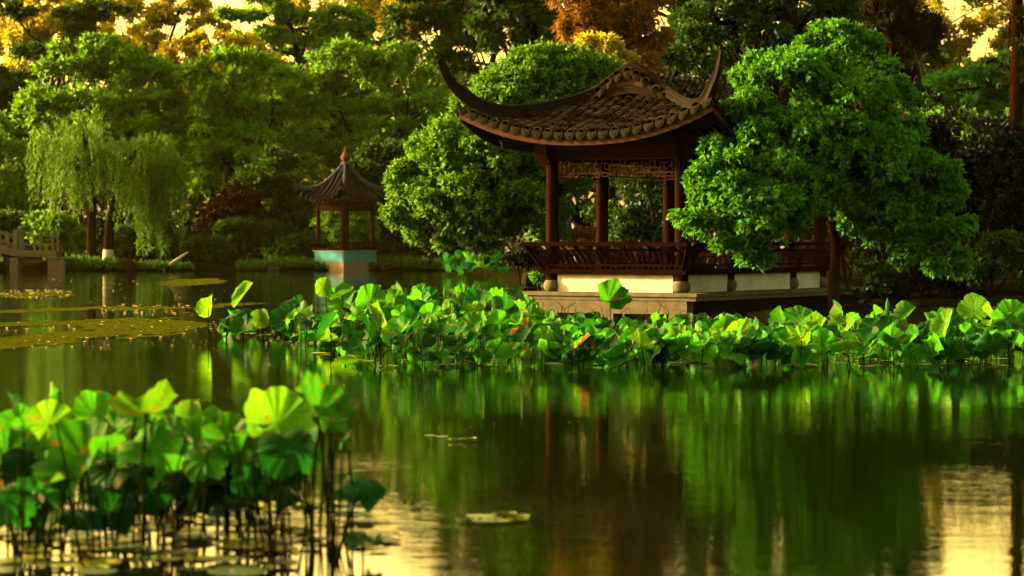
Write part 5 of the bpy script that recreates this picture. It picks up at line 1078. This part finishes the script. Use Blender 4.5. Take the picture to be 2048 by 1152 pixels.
# ------------------------------------------------------------------ duckweed film and drifting petals with painted glints
m, nt, out = newmat('duckweed'); b = N(nt, 'ShaderNodeBsdfDiffuse')
tc = N(nt, 'ShaderNodeTexCoord'); n1 = N(nt, 'ShaderNodeTexNoise'); n1.inputs['Scale'].default_value = 3; n1.inputs['Detail'].default_value = 8; L(nt, tc.outputs['Object'], n1.inputs['Vector'])
rp = ramp(nt, [(.3, (.010, .0145, .001)), (.7, (.021, .025, .0014))]); L(nt, n1.outputs['Fac'], rp.inputs[0]); L(nt, rp.outputs[0], b.inputs['Color']); L(nt, b.outputs[0], out.inputs[0]); M['duckweed'] = m
def film(name, label, polys, cell, thr, seed):
    mb = MB()
    for poly in polys:
        w = np.array([W(*q)[:2] for q in poly]); x0, x1 = w[:, 0].min(), w[:, 0].max(); y0, y1 = w[:, 1].min(), w[:, 1].max()
        xs = np.arange(x0, x1, cell); ys = np.arange(y0, y1, cell * 2.2)
        XX, YY = np.meshgrid(xs, ys, indexing='ij'); j = len(w) - 1; ins = np.zeros(XX.shape, bool); ds = np.full(XX.shape, 1e9)
        for i in range(len(w)):
            a, c = w[i], w[j]; cond = ((a[1] > YY) != (c[1] > YY)) & (XX < (c[0] - a[0]) * (YY - a[1]) / (c[1] - a[1] + 1e-12) + a[0]); ins ^= cond; j = i
            d = c - a; t = np.clip(((XX - a[0]) * d[0] + (YY - a[1]) * d[1]) / (d @ d + 1e-9), 0, 1); ds = np.minimum(ds, np.hypot(XX - a[0] - t * d[0], (YY - a[1] - t * d[1]) * .3))
        nz = vnoise(XX * 1.1, YY * .35, seed) * .6 + vnoise(XX * 3.1, YY * 1.1, seed + 1) * .4
        keep = ins & (nz + np.clip(ds * .55, 0, .5) > thr) & (rng.random(XX.shape) < .97)
        for a, c in zip(XX[keep], YY[keep]):
            e = rng.uniform(-.25, .25, (4, 2)) * cell
            mb.add([(a + e[0, 0], c + e[0, 1], .004), (a + cell + e[1, 0], c + e[1, 1], .004), (a + cell + e[2, 0], c + cell * 2.2 + e[2, 1], .004), (a + e[3, 0], c + cell * 2.2 + e[3, 1], .004)], [(0, 1, 2, 3)])
    return tag(mb.build(name, M['duckweed']), label, kind='stuff')
film('duckweed_film', 'olive yellow film of duckweed in long bands on the left water',
     [[(-60, 648), (120, 641), (260, 636), (340, 640), (430, 648), (425, 657), (360, 668), (290, 678), (190, 680), (120, 690), (0, 699), (-60, 700), (-60, 668), (60, 668), (150, 662), (165, 654), (60, 652), (-60, 656)],
      [(310, 640), (345, 622), (400, 610), (480, 604), (540, 608), (430, 618), (370, 634)],
      [(-60, 622), (100, 617), (200, 612), (330, 613), (400, 616), (330, 622), (180, 622), (60, 626), (-60, 628)],
      [(310, 567), (340, 559), (440, 556), (455, 565), (380, 572), (330, 575)], [(-40, 592), (60, 584), (150, 583), (140, 590), (40, 597)]], .085, .5, 5)
Vq = []
def petals(n, x0, x1, y0, y1, s):
    for _ in range(n):
        w = W(rng.uniform(x0, x1), rng.uniform(y0, y1)); r = s * .7 * rng.uniform(.5, 1.4) * (w[1] / 40) ** .5; a = rng.uniform(0, 6.28); q = np.array([(1, 0), (0, .6), (-1, 0), (0, -.6)]) * r
        rt = np.array([[math.cos(a), -math.sin(a)], [math.sin(a), math.cos(a)]]); qq = q @ rt.T; Vq.append(np.column_stack([qq + w[:2], [.009, .009 + r * .25, .009, .009 + r * .1]]))
petals(160, 0, 150, 580, 597, .05); petals(160, 200, 420, 608, 630, .045); petals(140, 0, 440, 640, 700, .05); petals(90, 100, 450, 555, 610, .04); petals(60, 440, 680, 670, 690, .035); petals(60, 0, 700, 690, 830, .025); petals(50, 500, 1000, 740, 900, .02); petals(70, 0, 300, 790, 830, .02); petals(60, 700, 2000, 760, 900, .012); petals(60, 1400, 2048, 715, 737, .04)  # the first batch stands for gold glints on the left water
tag(link('drifting_petals_and_glints', quads_mesh('drifting_petals_and_glints', np.array(Vq), M['petal'])), 'pale specks of petals, scraps and painted gold glints on the water', kind='stuff')
#@@
# ------------------------------------------------------------------ labels that single leaves and pads out
DESC = {'dish': 'dished', 'funnel': 'funnel', 'fold': 'folded', 'saddle': 'wavy', 'umbrella': 'spreading', 'roll': 'rolled', 'droop': 'drooping'}
HUE = {'fresh': 'fresh green', 'pale': 'pale green', 'deep': 'deep green', 'dim': 'dark', 'yellowing': 'yellowing', 'withered': 'withered'}
ORD = ['first', 'second', 'third', 'fourth', 'fifth', 'sixth', 'seventh', 'eighth', 'ninth', 'tenth', 'eleventh', 'twelfth', 'thirteenth', 'fourteenth', 'fifteenth', 'sixteenth', 'seventeenth', 'eighteenth', 'nineteenth', 'twentieth'] + ['number ' + w for w in ('twenty one', 'twenty two', 'twenty three', 'twenty four', 'twenty five', 'twenty six', 'twenty seven', 'twenty eight', 'twenty nine', 'thirty')]
ZONES = [(640, 'at the left tip of the bed'), (900, 'left of the platform'), (1110, 'left of wall'), (1390, 'below the white front wall'), (1650, 'below the shaded side wall'), (1860, 'below the camphor trunk'), (9999, 'by the right edge')]
from collections import defaultdict
cls = defaultdict(list)
for e in LEAVES:
    if e['meta'] == 'bed':
        row = 'front row' if e['py'] > 678 else ('middle row' if e['py'] > 632 else 'back row')
        z = next(n_ for lim, n_ in ZONES if e['px'] < lim); cls[(HUE[e['mk']], DESC[e['kind']], row, z)].append(e)
    elif e['meta'] == 'far': cls[(HUE[e['mk']], 'tiny ' + DESC[e['kind']], 'far clump', 'under the rounded camphor')].append(e)
for (h, d, row, z), es in cls.items():
    es.sort(key=lambda e: e['px'])
    for i, e in enumerate(es):
        s = f"{h} {d} lotus leaf, {row} {z}"
        if len(es) > 1: s += f", {ORD[i]} from left"
        e['o']['label'] = s
sts.sort(key=lambda q: q[0])
half = defaultdict(list)
for q in sts: half['at the left edge' if q[0] < 170 else 'under the funnel leaf' if q[0] < 340 else 'under the cupped leaf' if q[0] < 520 else 'under the tall fan leaf'].append(q)
for z, qs in half.items():
    for i, (px, o, h, y) in enumerate(qs):
        tag(o, f"{'tall' if h > .52 else 'short'} bare lotus stalk {z}, {ORD[i]} from the left there", 'lotus stalk', SG_)
pc = defaultdict(list)
for q in PADS:
    o, px, py, mk, where, grp, r = q
    c = 'yellow green' if mk == 'padg' else 'grey green'; sz = 'large' if r > .105 else 'small'
    z = {'fg': ('in the nearest strip' if py > 1105 else 'in the middle strip' if py > 1045 else 'in the far strip') + (' at left foreground' if px < 260 else ' at foreground centre' if px < 520 else ' right of foreground lotus'),
         'mid': 'in the small open water raft', 'small': 'in the thin line left of centre', 'edge': 'along the bed front ' + ('by the left tip' if px < 760 else 'below the platform' if px < 1390 else 'below the camphor' if px < 1800 else 'by the right edge')}[where]
    pc[(sz, c, z, grp)].append(q)
for (sz, c, z, grp), qs in pc.items():
    qs.sort(key=lambda q: q[1])
    for i, q in enumerate(qs): tag(q[0], f"{sz} {c} pad {z}" + (f", {ORD[i]} from left" if len(qs) > 1 else ''), 'lily pad', grp)
# ------------------------------------------------------------------ light, air, camera
SAZ, SEL = R(76), R(13)      # sun stands to the left, a little behind the viewer
sv = Vector((-math.sin(SAZ) * math.cos(SEL), math.cos(SAZ) * math.cos(SEL), math.sin(SEL)))
sd = bpy.data.lights.new('sun', 'SUN'); sd.energy = 2.6; sd.angle = R(1.5); sd.color = (1, .75, .31)
so = link('sun', sd); so.rotation_mode = 'QUATERNION'; so.rotation_quaternion = sv.to_track_quat('Z', 'Y')
w = bpy.data.worlds.new('World'); scene.world = w; w.use_nodes = True; nt = w.node_tree; nt.nodes.clear()
sk_ = nt.nodes.new('ShaderNodeTexSky'); sk_.sky_type = 'NISHITA'; sk_.sun_disc = False; sk_.sun_elevation = SEL; sk_.sun_rotation = -SAZ; sk_.dust_density = 7; sk_.air_density = 1.0; sk_.ozone_density = 1
mx = nt.nodes.new('ShaderNodeMix'); mx.data_type = 'RGBA'; mx.blend_type = 'MULTIPLY'; mx.inputs[0].default_value = 1; nt.links.new(sk_.outputs[0], mx.inputs[6]); mx.inputs[7].default_value = (1.0, .64, .165, 1)
bg = nt.nodes.new('ShaderNodeBackground'); bg.inputs[1].default_value = .15; nt.links.new(mx.outputs[2], bg.inputs[0])
ow = nt.nodes.new('ShaderNodeOutputWorld'); nt.links.new(bg.outputs[0], ow.inputs[0])
HAZE = .000013
if HAZE:
    m, nt, out = newmat('haze'); pv = N(nt, 'ShaderNodeVolumePrincipled'); pv.inputs['Color'].default_value = (1, .88, .3, 1); pv.inputs['Density'].default_value = HAZE; pv.inputs['Anisotropy'].default_value = .35
    L(nt, pv.outputs[0], out.inputs['Volume']); mb = MB(); mb.box((0, 180, 18), (640, 520, 44)); tag(mb.build('haze', m), 'thin golden evening haze over the pond', kind='stuff')
cam = bpy.data.cameras.new('camera'); co = link('camera', cam, None, (0, 0, CAMH)); co.rotation_euler = (R(90), 0, 0)
cam.sensor_width = 36; cam.sensor_fit = 'HORIZONTAL'; cam.lens = F / 2048 * 36; cam.shift_y = (HZ - 576) / 2048; cam.clip_end = 3000; cam.clip_start = .1
cam.dof.use_dof = True; cam.dof.focus_distance = 47; cam.dof.aperture_fstop = 2.7
scene.camera = co
scene.view_settings.view_transform = 'Standard'; scene.view_settings.look = 'None'; scene.view_settings.gamma = 1; scene.view_settings.exposure = 4.4
c = scene.cycles; c.use_denoising = True; c.denoiser = 'OPENIMAGEDENOISE'; c.max_bounces = 7; c.diffuse_bounces = 3; c.glossy_bounces = 3; c.transmission_bounces = 3; c.volume_bounces = 0; c.caustics_reflective = False; c.caustics_refractive = False; c.sample_clamp_indirect = 6
